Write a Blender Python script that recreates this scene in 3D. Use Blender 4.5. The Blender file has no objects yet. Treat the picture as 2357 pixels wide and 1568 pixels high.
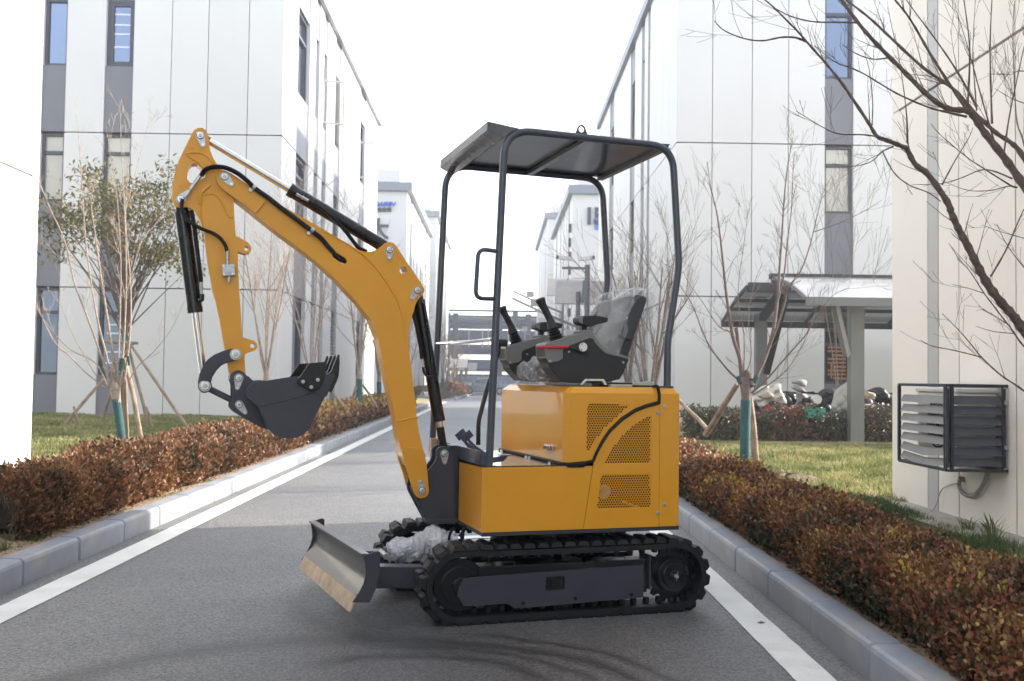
import bpy, bmesh, math, random
import numpy as np
from mathutils import Vector, Matrix
from mathutils.geometry import tessellate_polygon
sin, cos, pi = math.sin, math.cos, math.pi
rad = math.radians
SC = bpy.context.scene
COL = SC.collection
random.seed(7)
RNG = np.random.default_rng(7)

# ------------------------------------------------------------------ camera
F = 2350.0; H = 1.15                       # focal length for a 2357 px wide picture, eye height
YAW = rad(0.8); PIT = math.atan(84.4 / F); ROL = 0.0135
fw = Vector((sin(YAW) * cos(PIT), cos(YAW) * cos(PIT), sin(PIT)))
r0 = Vector((cos(YAW), -sin(YAW), 0)); u0 = r0.cross(fw)
RT = cos(ROL) * r0 + sin(ROL) * u0; UP = -sin(ROL) * r0 + cos(ROL) * u0
EYE = Vector((0, 0, H))
cam = bpy.data.cameras.new('camera'); co = bpy.data.objects.new('camera', cam); COL.objects.link(co)
m = Matrix((RT, UP, -fw)).transposed().to_4x4(); m.translation = EYE
co.matrix_world = m
cam.sensor_width = 36; cam.lens = 36 * F / 2357; cam.clip_start = .05; cam.clip_end = 3000
cam.dof.use_dof = True; cam.dof.focus_distance = 5.1; cam.dof.aperture_fstop = 5.6
SC.camera = co
SUN_AZ, SUN_EL = 18.0, 25.0                # from +X towards +Y
EXPOSURE = 2.1
# ------------------------------------------------------------------ sky and sun
W = bpy.data.worlds.new('World'); SC.world = W; W.use_nodes = True
nt = W.node_tree; nt.nodes.clear()
sky = nt.nodes.new('ShaderNodeTexSky'); sky.sky_type = 'NISHITA'; sky.sun_disc = False
sky.sun_elevation = rad(SUN_EL); sky.sun_rotation = rad(90 - SUN_AZ)
sky.air_density = 1.0; sky.dust_density = 1.5; sky.ozone_density = 1.0; sky.altitude = 50
bg = nt.nodes.new('ShaderNodeBackground'); bg.inputs['Strength'].default_value = 0.15
ow = nt.nodes.new('ShaderNodeOutputWorld')
hs = nt.nodes.new('ShaderNodeHueSaturation'); hs.inputs['Saturation'].default_value = .42      # milky winter sky
nt.links.new(sky.outputs[0], hs.inputs['Color']); nt.links.new(hs.outputs[0], bg.inputs[0]); nt.links.new(bg.outputs[0], ow.inputs[0])
sl = bpy.data.lights.new('sun', 'SUN'); sl.energy = 2.6; sl.angle = rad(.6); sl.color = (1, .93, .82)
so = bpy.data.objects.new('sun', sl); COL.objects.link(so)
sd = Vector((cos(rad(SUN_AZ)) * cos(rad(SUN_EL)), sin(rad(SUN_AZ)) * cos(rad(SUN_EL)), sin(rad(SUN_EL))))
so.rotation_euler = sd.to_track_quat('Z', 'Y').to_euler(); so.location = (20, 8, 20)
vs = SC.view_settings; vs.view_transform = 'Standard'; vs.look = 'None'; vs.exposure = EXPOSURE; vs.gamma = 1
vs.use_curve_mapping = False
SC.cycles.max_bounces = 7; SC.cycles.transparent_max_bounces = 16

# ------------------------------------------------------------------ picture point -> place (for measuring)
def ray(x, y): return fw + RT * ((x - 1178.5) / F) - UP * ((y - 784) / F)
def at_z(x, y, z=0.0):
    d = ray(x, y); return EYE + d * ((z - H) / d.z)
def at_Y(x, y, Y):
    d = ray(x, y); return EYE + d * (Y / d.y)
def at_X(x, y, X):
    d = ray(x, y); return EYE + d * (X / d.x)
MA = rad(17); MO = Vector((-.06, 4.78, 0)); MU = Vector((cos(MA), sin(MA), 0)); MV = Vector((-sin(MA), cos(MA), 0))
def q(p, v):                                # machine side plane v -> (u, z)
    d = ray(*p); t = ((MO + MV * v - EYE).dot(MV)) / d.dot(MV); w = EYE + d * t - MO
    return (w.dot(MU), w.z)
def cr(ox, oy, s): return lambda x, y: ((ox + x / s) / 1.7378, (oy + y / s) / 1.7378)
cA = cr(600, 450, 1.96); cB = cr(600, 1150, 1.96); cC = cr(1700, 450, 1.96); cD = cr(1700, 1150, 1.96)
cE = cr(1150, 1900, 1.96); cF = cr(1900, 1900, 1.96); cG = cr(1500, 1700, 3.1367); cH = cr(650, 1300, 3.136)
cI = cr(2200, 1500, 2.4117); cJ = cr(1900, 1150, 3.136); cK = cr(1700, 1750, 3.485)
cL = cr(2896, 0, 1.96); cM = cr(2696, 800, 1.681); cN = lambda x, y: (x * .5507, 230.2 + y * .5507)
cO = cr(2200, 0, 1.96); cP = cr(2850, 1350, 2.946); cQ = cr(3500, 1450, 2.24)
def tr(c, pts, v): return [q(c(*p), v) for p in pts]

# ------------------------------------------------------------------ materials
def lin(c): return tuple(list(c) + [1]) if len(c) == 3 else c
PANELVAR = set(('white_wall_panel', 'cream_wall_panel', 'kerb_concrete', 'light_grey_wall_panel', 'grey_wall_panel'))
def mat(name, col, rough=.5, metal=0, var=.12, scale=6, bump=0, bscale=60, coat=0, spec=.5, trans=0, alpha=1, dirt=0, dirtcol=(.3, .25, .2), ior=1.45, sub=0):
    M = bpy.data.materials.new(name); M.use_nodes = True; n = M.node_tree.nodes; L = M.node_tree.links
    b = n['Principled BSDF']
    b.inputs['Roughness'].default_value = rough; b.inputs['Metallic'].default_value = metal
    b.inputs['Coat Weight'].default_value = coat; b.inputs['Coat Roughness'].default_value = .06
    b.inputs['Specular IOR Level'].default_value = spec; b.inputs['IOR'].default_value = ior
    b.inputs['Transmission Weight'].default_value = trans; b.inputs['Alpha'].default_value = alpha
    tc = n.new('ShaderNodeTexCoord')
    nz = n.new('ShaderNodeTexNoise'); nz.inputs['Scale'].default_value = scale; nz.inputs['Detail'].default_value = 5
    L.new(tc.outputs['Object'], nz.inputs['Vector'])
    rp = n.new('ShaderNodeValToRGB'); rp.color_ramp.elements[0].position = .3; rp.color_ramp.elements[1].position = .7
    rp.color_ramp.elements[0].color = lin([x * (1 - var) for x in col]); rp.color_ramp.elements[1].color = lin([min(1, x * (1 + var)) for x in col])
    L.new(nz.outputs['Fac'], rp.inputs['Fac'])
    out = rp.outputs['Color']
    if name in PANELVAR:                       # every panel or stone a slightly different tone
        oi = n.new('ShaderNodeObjectInfo'); mo = n.new('ShaderNodeMapRange'); k = .10 if 'kerb' in name else .025; mo.inputs['To Min'].default_value = 1 - k; mo.inputs['To Max'].default_value = 1 + k; L.new(oi.outputs['Random'], mo.inputs['Value'])
        vm = n.new('ShaderNodeVectorMath'); vm.operation = 'SCALE'; L.new(out, vm.inputs[0]); L.new(mo.outputs[0], vm.inputs['Scale']); out = vm.outputs[0]
    if dirt:
        n2 = n.new('ShaderNodeTexNoise'); n2.inputs['Scale'].default_value = scale * .6; n2.inputs['Detail'].default_value = 8; n2.inputs['Roughness'].default_value = .7
        L.new(tc.outputs['Object'], n2.inputs['Vector'])
        r2 = n.new('ShaderNodeValToRGB'); r2.color_ramp.elements[0].position = .52; r2.color_ramp.elements[1].position = .72
        r2.color_ramp.elements[0].color = (0, 0, 0, 1); r2.color_ramp.elements[1].color = (dirt, dirt, dirt, 1)
        L.new(n2.outputs['Fac'], r2.inputs['Fac'])
        mx = n.new('ShaderNodeMix'); mx.data_type = 'RGBA'; L.new(r2.outputs['Color'], mx.inputs['Factor']); L.new(out, mx.inputs['A']); mx.inputs['B'].default_value = lin(dirtcol)
        out = mx.outputs['Result']
    L.new(out, b.inputs['Base Color'])
    rm = n.new('ShaderNodeMapRange'); rm.inputs['To Min'].default_value = max(0, rough - .08); rm.inputs['To Max'].default_value = min(1, rough + .08)
    L.new(nz.outputs['Fac'], rm.inputs['Value']); L.new(rm.outputs[0], b.inputs['Roughness'])
    if bump:
        n3 = n.new('ShaderNodeTexNoise'); n3.inputs['Scale'].default_value = bscale; n3.inputs['Detail'].default_value = 4
        L.new(tc.outputs['Object'], n3.inputs['Vector'])
        bp = n.new('ShaderNodeBump'); bp.inputs['Strength'].default_value = min(1, bump); bp.inputs['Distance'].default_value = .02 if bump <= 1 else .05
        L.new(n3.outputs['Fac'], bp.inputs['Height']); L.new(bp.outputs[0], b.inputs['Normal'])
    return M
def leafmat(name, stops, rough=.45, trans=.25, zc=0, z0=.3):
    M = bpy.data.materials.new(name); M.use_nodes = True; n = M.node_tree.nodes; L = M.node_tree.links
    b = n['Principled BSDF']; b.inputs['Roughness'].default_value = rough
    g = n.new('ShaderNodeNewGeometry'); rp = n.new('ShaderNodeValToRGB'); cr_ = rp.color_ramp
    tc = n.new('ShaderNodeTexCoord'); nz = n.new('ShaderNodeTexNoise'); nz.inputs['Scale'].default_value = 2.2; nz.inputs['Detail'].default_value = 3
    L.new(tc.outputs['Object'], nz.inputs['Vector'])
    ma = n.new('ShaderNodeMath'); ma.operation = 'MULTIPLY_ADD'; ma.inputs[1].default_value = .62; L.new(g.outputs['Random Per Island'], ma.inputs[0])
    m2 = n.new('ShaderNodeMath'); m2.operation = 'MULTIPLY_ADD'; m2.inputs[1].default_value = 1.5; m2.inputs[2].default_value = -.56
    L.new(nz.outputs['Fac'], m2.inputs[0]); L.new(m2.outputs[0], ma.inputs[2])
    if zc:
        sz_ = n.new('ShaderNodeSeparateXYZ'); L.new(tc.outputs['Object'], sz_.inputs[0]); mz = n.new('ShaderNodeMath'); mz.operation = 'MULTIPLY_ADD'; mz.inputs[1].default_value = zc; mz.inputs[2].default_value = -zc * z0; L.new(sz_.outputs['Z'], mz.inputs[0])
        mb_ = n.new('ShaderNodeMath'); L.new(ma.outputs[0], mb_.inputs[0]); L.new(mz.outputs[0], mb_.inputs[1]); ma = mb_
    L.new(ma.outputs[0], rp.inputs['Fac'])
    while len(cr_.elements) < len(stops): cr_.elements.new(.5)
    for e, (p, c) in zip(cr_.elements, stops): e.position = p; e.color = lin(c)
    L.new(rp.outputs[0], b.inputs['Base Color'])
    tl = n.new('ShaderNodeBsdfTranslucent'); L.new(rp.outputs[0], tl.inputs[0])
    ms = n.new('ShaderNodeMixShader'); ms.inputs[0].default_value = trans
    L.new(b.outputs[0], ms.inputs[1]); L.new(tl.outputs[0], ms.inputs[2]); L.new(ms.outputs[0], n['Material Output'].inputs[0])
    return M
Y_ = mat('orange_yellow_paint', (.76, .34, .022), .32, var=.05, scale=2, coat=.35, bump=.03, bscale=9)
YG = mat('glossy_orange_yellow_paint', (.76, .34, .022), .22, var=.05, scale=2, coat=1, bump=.05, bscale=7)
DG = mat('charcoal_paint', (.045, .048, .062), .4, var=.1, scale=5, coat=.15, bump=.08, bscale=400)
TUBE = mat('canopy_grey_paint', (.055, .064, .088), .3, var=.08, scale=5, coat=.4)  # lightened blue-grey: glare over the canopy is put into the colour
BLK = mat('gloss_black_paint', (.008, .008, .010), .26, var=.1, coat=.3)
RUB = mat('black_rubber', (.009, .009, .011), .6, var=.25, scale=30, bump=.25, bscale=200)
RIB = mat('hose_sleeve', (.016, .016, .02), .5, var=.2, scale=40)
CHR = mat('chrome_rod', (.75, .75, .76), .12, 1, var=.03)
GAP = None
ZN = mat('zinc_plated_steel', (.50, .52, .53), .36, .85, var=.14, scale=40)
PINM = mat('pin_head_steel', (.72, .73, .73), .22, 1, var=.1, scale=60)
STL = mat('worn_bare_steel', (.55, .42, .30), .4, .35, var=.25, scale=18, dirt=.8, dirtcol=(.62, .55, .46))
PLG = mat('grey_plastic', (.20, .20, .195), .5, var=.05, bump=.1, bscale=300)
PLD = mat('dark_grey_plastic', (.028, .029, .031), .5, var=.1, bump=.1, bscale=300)
VIN = mat('seat_vinyl', (.055, .058, .066), .55, var=.1, bump=.15, bscale=250)
REDP = mat('red_plastic', (.62, .02, .03), .4, var=.05)
WHT = mat('white_label', (.8, .8, .8), .4, var=.02)
INT = mat('dark_interior', (.012, .011, .010), .8, var=.4, scale=12)  # near-black colour stands for the shade inside hollows
def clearmat(name, tint, rough, cover, bscale, bump=1.0, cells=0):
    M = bpy.data.materials.new(name); M.use_nodes = True; n = M.node_tree.nodes; L = M.node_tree.links
    b = n['Principled BSDF']; b.inputs['Base Color'].default_value = lin(tint); b.inputs['Roughness'].default_value = rough
    t = n.new('ShaderNodeBsdfTransparent'); ms = n.new('ShaderNodeMixShader')
    tc = n.new('ShaderNodeTexCoord'); v = n.new('ShaderNodeTexNoise'); v.inputs['Scale'].default_value = bscale; v.inputs['Detail'].default_value = 3; v.inputs['Distortion'].default_value = 1.2
    L.new(tc.outputs['Object'], v.inputs['Vector'])
    rp = n.new('ShaderNodeMapRange'); rp.inputs['From Min'].default_value = .35; rp.inputs['From Max'].default_value = .68
    rp.inputs['To Min'].default_value = cover[0]; rp.inputs['To Max'].default_value = cover[1]
    L.new(v.outputs['Fac'], rp.inputs['Value']); L.new(rp.outputs[0], ms.inputs[0])
    bp = n.new('ShaderNodeBump'); bp.inputs['Strength'].default_value = bump; bp.inputs['Distance'].default_value = .03
    L.new(v.outputs['Fac'], bp.inputs['Height']); L.new(bp.outputs[0], b.inputs['Normal'])
    if cells:
        vo = n.new('ShaderNodeTexVoronoi'); vo.inputs['Scale'].default_value = cells; L.new(tc.outputs['Object'], vo.inputs['Vector']); b2 = n.new('ShaderNodeBump'); b2.inputs['Strength'].default_value = .9; b2.inputs['Distance'].default_value = .01; b2.invert = True
        L.new(vo.outputs['Distance'], b2.inputs['Height']); L.new(bp.outputs[0], b2.inputs['Normal']); L.new(b2.outputs[0], b.inputs['Normal'])
    L.new(t.outputs[0], ms.inputs[1]); L.new(b.outputs[0], ms.inputs[2]); L.new(ms.outputs[0], n['Material Output'].inputs[0])
    return M
FILM = clearmat('clear_plastic_film', (.75, .76, .78), .10, (.08, .38), 5, .7)
BUBB = clearmat('bubble_wrap_film', (.88, .89, .94), .3, (.45, .80), 9, .5, 75)
PANW = mat('white_wall_panel', (.65, .645, .63), .42, var=.02, scale=.6)
PANC = mat('cream_wall_panel', (.78, .735, .67), .5, var=.03, scale=.8, dirt=.25, dirtcol=(.55, .50, .42))
PANG = mat('grey_wall_panel', (.17, .175, .20), .45, var=.04, scale=.8)
PANL = mat('light_grey_wall_panel', (.46, .455, .45), .45, var=.04, scale=.8)
CORE = mat('wall_core', (.20, .20, .22), .8, var=.05)
CAPM = mat('grey_parapet_cap', (.20, .22, .26), .4, .2, var=.06)
FRM = mat('dark_window_frame', (.06, .065, .09), .4, var=.05)
def glass(name, col, rough=.03):
    M = mat(name, col, rough, 0, var=.15, scale=.7, spec=1.0, ior=1.9)
    return M
GLS = mat('window_glass', (.17, .215, .30), .05, .9, var=.1, scale=.7); GLT = glass('pale_blind_glass', (.42, .42, .37), .06)
ROOM = mat('room_slats', (.7, .78, .85), .4, var=.05)
WOODO = mat('orange_wood', (.42, .17, .07), .6, var=.2, scale=20)
ALU = mat('aluminium_slat', (.085, .088, .105), .5, .2, var=.08, scale=12)
ALUS = mat('sky_lit_side_slat', (.19, .185, .18), .5, .2, var=.1, scale=12)  # side slats' sky reflection is put in as a lighter colour
ALUD = mat('dark_aluminium', (.05, .053, .065), .4, .3, var=.08, scale=12)
ACW = mat('air_conditioner_white', (.62, .61, .57), .5, var=.05)
HOSG = mat('grey_lagging', (.30, .29, .27), .7, var=.15, scale=25, bump=.3, bscale=60)
CONC = mat('concrete_apron', (.36, .33, .29), .85, var=.15, scale=8, bump=.3, bscale=80, dirt=.4, dirtcol=(.24, .20, .16))
KERB = mat('kerb_concrete', (.265, .285, .325), .55, var=.10, scale=7, bump=.2, bscale=150, dirt=.7, dirtcol=(.40, .33, .25))
SOIL = mat('dry_soil', (.30, .22, .15), .95, var=.3, scale=14, bump=.9, bscale=40)
BARK = mat('brown_grey_bark', (.14, .108, .088), .8, var=.35, scale=24, bump=.5, bscale=60)
BARKL = mat('pale_reddish_bark', (.30, .235, .195), .7, var=.3, scale=24, bump=.4, bscale=60)
BARKD = mat('dark_twig_bark', (.135, .10, .088), .7, var=.3, scale=30, bump=.4, bscale=90)
STK = mat('stake_wood', (.26, .19, .14), .85, var=.35, scale=9, bump=.6, bscale=50)
WRAP = mat('teal_cloth_wrap', (.028, .092, .10), .8, var=.25, scale=12, bump=.5, bscale=70)
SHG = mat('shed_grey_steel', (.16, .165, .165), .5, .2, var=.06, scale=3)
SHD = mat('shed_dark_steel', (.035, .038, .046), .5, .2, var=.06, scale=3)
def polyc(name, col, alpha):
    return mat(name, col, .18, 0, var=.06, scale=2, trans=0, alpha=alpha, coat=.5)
POLY = polyc('polycarbonate_sheet', (.52, .53, .54), .82); POLYD = polyc('shaded_polycarbonate_sheet', (.10, .12, .12), .85)  # far sheet: shade of its underside put into a darker colour
LAMPG = mat('lamp_grey_steel', (.15, .16, .19), .45, .4, var=.05)
SOLP = mat('solar_panel_back', (.50, .47, .44), .5, var=.06, scale=6)
PIPE = mat('pipe_rack_blue_grey', (.075, .095, .14), .5, .2, var=.1, scale=1)
SHTM = mat('blue_corrugated_sheet', (.19, .25, .35), .5, .1, var=.1, scale=1)
CARP = mat('pale_blue_car_paint', (.33, .42, .46), .25, .3, var=.03, coat=.8)
TEXG = mat('dark_grey_lettering', (.035, .045, .07), .5, var=.03)
TEXB = mat('blue_lettering', (.03, .10, .62), .5, var=.03)
TEXL = mat('light_blue_sign', (.10, .22, .60), .5, var=.03)

# ------------------------------------------------------------------ mesh helpers
class MB:
    def __init__(s): s.v = []; s.f = []
    def add(s, vs_, fs):
        o = len(s.v); s.v += [tuple(a) for a in vs_]; s.f += [tuple(i + o for i in f) for f in fs]; return s
    def box(s, x0, x1, y0, y1, z0, z1):
        v = [(x0, y0, z0), (x1, y0, z0), (x1, y1, z0), (x0, y1, z0), (x0, y0, z1), (x1, y0, z1), (x1, y1, z1), (x0, y1, z1)]
        return s.add(v, [(0, 3, 2, 1), (4, 5, 6, 7), (0, 1, 5, 4), (1, 2, 6, 5), (2, 3, 7, 6), (3, 0, 4, 7)])
    def beam(s, a, b, w, h, up=(0, 0, 1)):
        a = Vector(a); b = Vector(b); d = (b - a).normalized(); x = d.cross(Vector(up))
        if x.length < 1e-4: x = d.cross(Vector((1, 0, 0)))
        x.normalize(); y = x.cross(d); v = []
        for p in (a, b):
            for i, j in ((-1, -1), (1, -1), (1, 1), (-1, 1)): v.append(p + x * (i * w / 2) + y * (j * h / 2))
        return s.add(v, [(3, 2, 1, 0), (4, 5, 6, 7), (0, 1, 5, 4), (1, 2, 6, 5), (2, 3, 7, 6), (3, 0, 4, 7)])
    def tube(s, pts, r, n=10, cap=True):
        pts = [Vector(p) for p in pts]; R = r if isinstance(r, (list, tuple)) else [r] * len(pts)
        v = []; ref = None
        for i, p in enumerate(pts):
            d = (pts[min(i + 1, len(pts) - 1)] - pts[max(i - 1, 0)])
            d = d.normalized() if d.length > 1e-9 else Vector((0, 0, 1))
            if ref is None: ref = d.orthogonal().normalized()
            x = (ref - d * ref.dot(d)); x = x.normalized() if x.length > 1e-6 else d.orthogonal().normalized(); ref = x; y = d.cross(x)
            v += [p + (x * cos(2 * pi * k / n) + y * sin(2 * pi * k / n)) * R[i] for k in range(n)]
        f = []
        for i in range(len(pts) - 1):
            for k in range(n):
                a = i * n + k; b = i * n + (k + 1) % n; f.append((a, b, b + n, a + n))
        if cap: f.append(tuple(range(n))[::-1]); f.append(tuple((len(pts) - 1) * n + k for k in range(n)))
        return s.add(v, f)
    def prism(s, poly, v0, v1, holes=(), axes='uvz'):
        """outline in (u,z), extruded along v from v0 to v1"""
        loops = [list(poly)] + [list(h) for h in holes]
        if not holes:
            n = len(poly); ar = sum(poly[i][0] * poly[(i + 1) % n][1] - poly[(i + 1) % n][0] * poly[i][1] for i in range(n))
            L_ = list(poly) if ar > 0 else list(poly)[::-1]
            if v1 < v0: v0, v1 = v1, v0
            V_ = [(a, v0, b) for a, b in L_] + [(a, v1, b) for a, b in L_]
            return s.add(V_, [tuple(range(n)), tuple(range(n, 2 * n))[::-1]] + [(i, i + n, (i + 1) % n + n, (i + 1) % n) for i in range(n)])
        tris = tessellate_polygon([[Vector((a, b, 0)) for a, b in l] for l in loops])
        flat = [p for l in loops for p in l]; N = len(flat)
        v = [(a, v0, b) for a, b in flat] + [(a, v1, b) for a, b in flat]; f = []
        for t in tris:
            a, b, c = [flat[i] for i in t]
            if (b[0] - a[0]) * (c[1] - a[1]) - (b[1] - a[1]) * (c[0] - a[0]) < 0: t = t[::-1]
            f.append(tuple(t)); f.append(tuple(i + N for i in t[::-1]))
        o = 0
        for li, l in enumerate(loops):
            n = len(l); ar = sum(l[i][0] * l[(i + 1) % n][1] - l[(i + 1) % n][0] * l[i][1] for i in range(n))
            ccw = (ar > 0) == (li == 0)
            for i in range(n):
                a = o + i; b = o + (i + 1) % n
                f.append((a, a + N, b + N, b) if ccw else (b, b + N, a + N, a))
            o += n
        if v1 < v0: f = [t[::-1] for t in f]
        return s.add(v, f)
    def disc(s, c, r, v0, v1, n=20):
        return s.prism([(c[0] + r * cos(2 * pi * k / n), c[1] + r * sin(2 * pi * k / n)) for k in range(n)], v0, v1)
    def obj(s, name, mt, parent=None, smooth=False, bevel=0, seg=2, loc=None):
        me = bpy.data.meshes.new(name); me.from_pydata([tuple(a) for a in s.v], [], s.f); me.materials.append(mt)
        if smooth: me.shade_smooth()
        o = bpy.data.objects.new(name, me); COL.objects.link(o)
        if parent is not None: o.parent = parent
        if loc is not None: o.location = loc
        if bevel:
            b = o.modifiers.new('b', 'BEVEL'); b.width = bevel; b.segments = seg; b.limit_method = 'ANGLE'; b.angle_limit = rad(28)
            if not smooth: me.shade_smooth()
            try: b.harden_normals = True
            except Exception: pass
        elif smooth:
            me.set_sharp_from_angle(angle=rad(40))
        return o
def tag(o, label=None, cat=None, group=None, kind=None):
    if label: o['label'] = label
    if cat: o['category'] = cat
    if group: o['group'] = group
    if kind: o['kind'] = kind
    return o
def thing(name, label, cat, loc=(0, 0, 0), rz=0, group=None):
    o = bpy.data.objects.new(name, None); COL.objects.link(o); o.location = loc; o.rotation_euler = (0, 0, rz); o.empty_display_size = .2
    return tag(o, label, cat, group)
def raw(name, V, Fc, mt, parent=None, smooth=False):
    me = bpy.data.meshes.new(name); V = np.asarray(V, np.float32); Fc = np.asarray(Fc, np.int32); k = Fc.shape[1]
    me.vertices.add(len(V)); me.vertices.foreach_set('co', V.ravel()); me.loops.add(Fc.size); me.loops.foreach_set('vertex_index', Fc.ravel())
    me.polygons.add(len(Fc)); me.polygons.foreach_set('loop_start', np.arange(0, Fc.size, k, dtype=np.int32))
    me.update(calc_edges=True); me.materials.append(mt)
    if smooth: me.shade_smooth()
    o = bpy.data.objects.new(name, me); COL.objects.link(o)
    if parent is not None: o.parent = parent
    return o
def inst(o, parent, loc=None, rot=None):
    c = o.copy(); COL.objects.link(c); c.parent = parent
    if loc is not None: c.location = loc
    if rot is not None: c.rotation_euler = rot
    return c
def smoothpts(pts, n=6):
    """Catmull-Rom through the points"""
    P_ = [Vector(p) for p in pts]; out = []
    for i in range(len(P_) - 1):
        a = P_[max(i - 1, 0)]; b = P_[i]; c = P_[i + 1]; d = P_[min(i + 2, len(P_) - 1)]
        for k in range(n):
            t = k / n; out.append(.5 * ((2 * b) + (c - a) * t + (2 * a - 5 * b + 4 * c - d) * t * t + (3 * b - a - 3 * c + d) * t ** 3))
    out.append(P_[-1]); return out
def bend(pts, r, n=5):
    """round the corners of a polyline"""
    P_ = [Vector(p) for p in pts]; R = r if isinstance(r, list) else [r] * len(P_); out = [P_[0]]
    for i in range(1, len(P_) - 1):
        a = (P_[i - 1] - P_[i]); b = (P_[i + 1] - P_[i]); k = min(R[i], a.length * .48, b.length * .48)
        s_ = P_[i] + a.normalized() * k; e = P_[i] + b.normalized() * k
        for j in range(n + 1):
            t = j / n; out.append(s_ * (1 - t) ** 2 + P_[i] * 2 * t * (1 - t) + e * t * t)
    out.append(P_[-1]); return out
def fbm(x, y, s=1.0):
    return (np.sin(x * 1.3 * s + 1.7 * np.sin(y * .9 * s)) + np.sin(y * 1.9 * s + 1.3 * np.sin(x * 1.7 * s + 2)) + .5 * np.sin((x + y) * 4.1 * s) + .5 * np.sin((x * 3.3 - y * 4.7) * s)) / 3
# ================================================================== THE EXCAVATOR
EX = thing('mini_excavator', 'orange-yellow mini excavator on black rubber tracks with a grey canopy, parked across the road', 'excavator', MO, MA)
def P3(uz, v): return (uz[0], v, uz[1])
# ---------------- undercarriage
UC = MB().prism([(.1, .06), (.85, .06), (.85, .27), (.1, .27)], .2, .78)
UC.disc((.48, .2), .09, .1, .2)
uc = UC.obj('undercarriage', BLK, EX, bevel=.008)
tt = MB(); tt.tube([(.5, .49, .27), (.5, .49, .36)], .30, 40).tube([(.5, .49, .36), (.5, .49, .405)], .335, 40)
for k in range(22):
    a = 2 * pi * k / 22; tt.tube([(.5 + .315 * cos(a), .49 + .315 * sin(a), .335), (.5 + .315 * cos(a), .49 + .315 * sin(a), .36)], .011, 6)
tt.obj('turntable', BLK, EX, smooth=True)
RW = .152
def track_path(s):                                         # arc length -> (u, z, tangent angle) on the belt's mid line
    L = 1.10; c0 = -.095; z0 = .176; r = RW; P_ = 2 * L + 2 * pi * r; s = s % P_
    if s < L: return (c0 + L - s, z0 + r, pi)              # top, going to -u
    s -= L
    if s < pi * r: a = pi / 2 + s / r; return (c0 + r * cos(a), z0 + r * sin(a), a + pi / 2)
    s -= pi * r
    if s < L: return (c0 + s, z0 - r, 0)
    s -= L; a = -pi / 2 + s / r; return (c0 + L + r * cos(a), z0 + r * sin(a), a + pi / 2)
PER = 2.2 + 2 * pi * RW
def lug_mesh():
    mb = MB(); b, t, h = .0325, .021, .026
    for y0, y1, sx in ((0, .085, 0), (.085, .17, .012)):
        v = [(-b + sx, y0, 0), (b + sx, y0, 0), (b + sx, y1, 0), (-b + sx, y1, 0), (-t + sx, y0 + .006, h), (t + sx, y0 + .006, h), (t + sx, y1, h), (-t + sx, y1, h)]
        mb.add(v, [(0, 3, 2, 1), (4, 5, 6, 7), (0, 1, 5, 4), (1, 2, 6, 5), (2, 3, 7, 6), (3, 0, 4, 7)])
    return mb
def make_track(v0, du, first):
    t = MB(); N = 150; half = .013; V = []
    sec = [(0, -half), (0, half), (.17, half), (.17, -half)]
    path = [track_path(PER * i / N) for i in range(N)]
    for (u, z, a) in path:
        nx, nz = sin(a), -cos(a)                            # outward
        sg = -.004 * sin(pi * min(1, max(0, (u + .1) / 1.1))) if z > .176 else 0
        for (y, k) in sec: V.append((u + nx * k, v0 + y, z + nz * k + sg))
    fs = []
    for i in range(N):
        j = (i + 1) % N
        for k in range(4): l = (k + 1) % 4; fs.append((i * 4 + k, i * 4 + l, j * 4 + l, j * 4 + k))
    t.add(V, fs); belt = t.obj('track', RUB, EX, smooth=False, loc=(du, 0, 0))
    n = 46
    for i in range(n):
        u, z, a = track_path(PER * (i + .2) / n); nx, nz = sin(a), -cos(a)
        loc = (u + nx * half, v0, z + nz * half)
        # local z -> outward (nx, nz); local x -> along
        rot = (0, math.atan2(nx, nz), 0)
        if first[0] is None:
            o = lug_mesh().obj('tread_lug', RUB, belt, bevel=.004, seg=1, loc=loc); o.rotation_euler = rot; first[0] = o
        else: inst(first[0], belt, loc, rot)
        if first[1] is None:
            o = MB().box(-.012, .012, .07, .10, -.03, 0).obj('guide_lug', RUB, belt, bevel=.003, seg=1); first[1] = o
            o.location = (u - nx * half, v0, z - nz * half); o.rotation_euler = rot
        else: inst(first[1], belt, (u - nx * half, v0, z - nz * half), rot)
    return belt
fl = [None, None]
make_track(0, 0, fl); make_track(.81, -.05, fl)
def wheel(nm, u, z, r, va, vb, mt=BLK, hub=.3):
    w = MB(); w.disc((u, z), r, va, vb, 32); w.disc((u, z), r * .72, va - .012, vb + .012, 28); w.disc((u, z), r * hub, va - .024, vb, 16)
    return w.obj(nm, mt, EX, bevel=.004)
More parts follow.
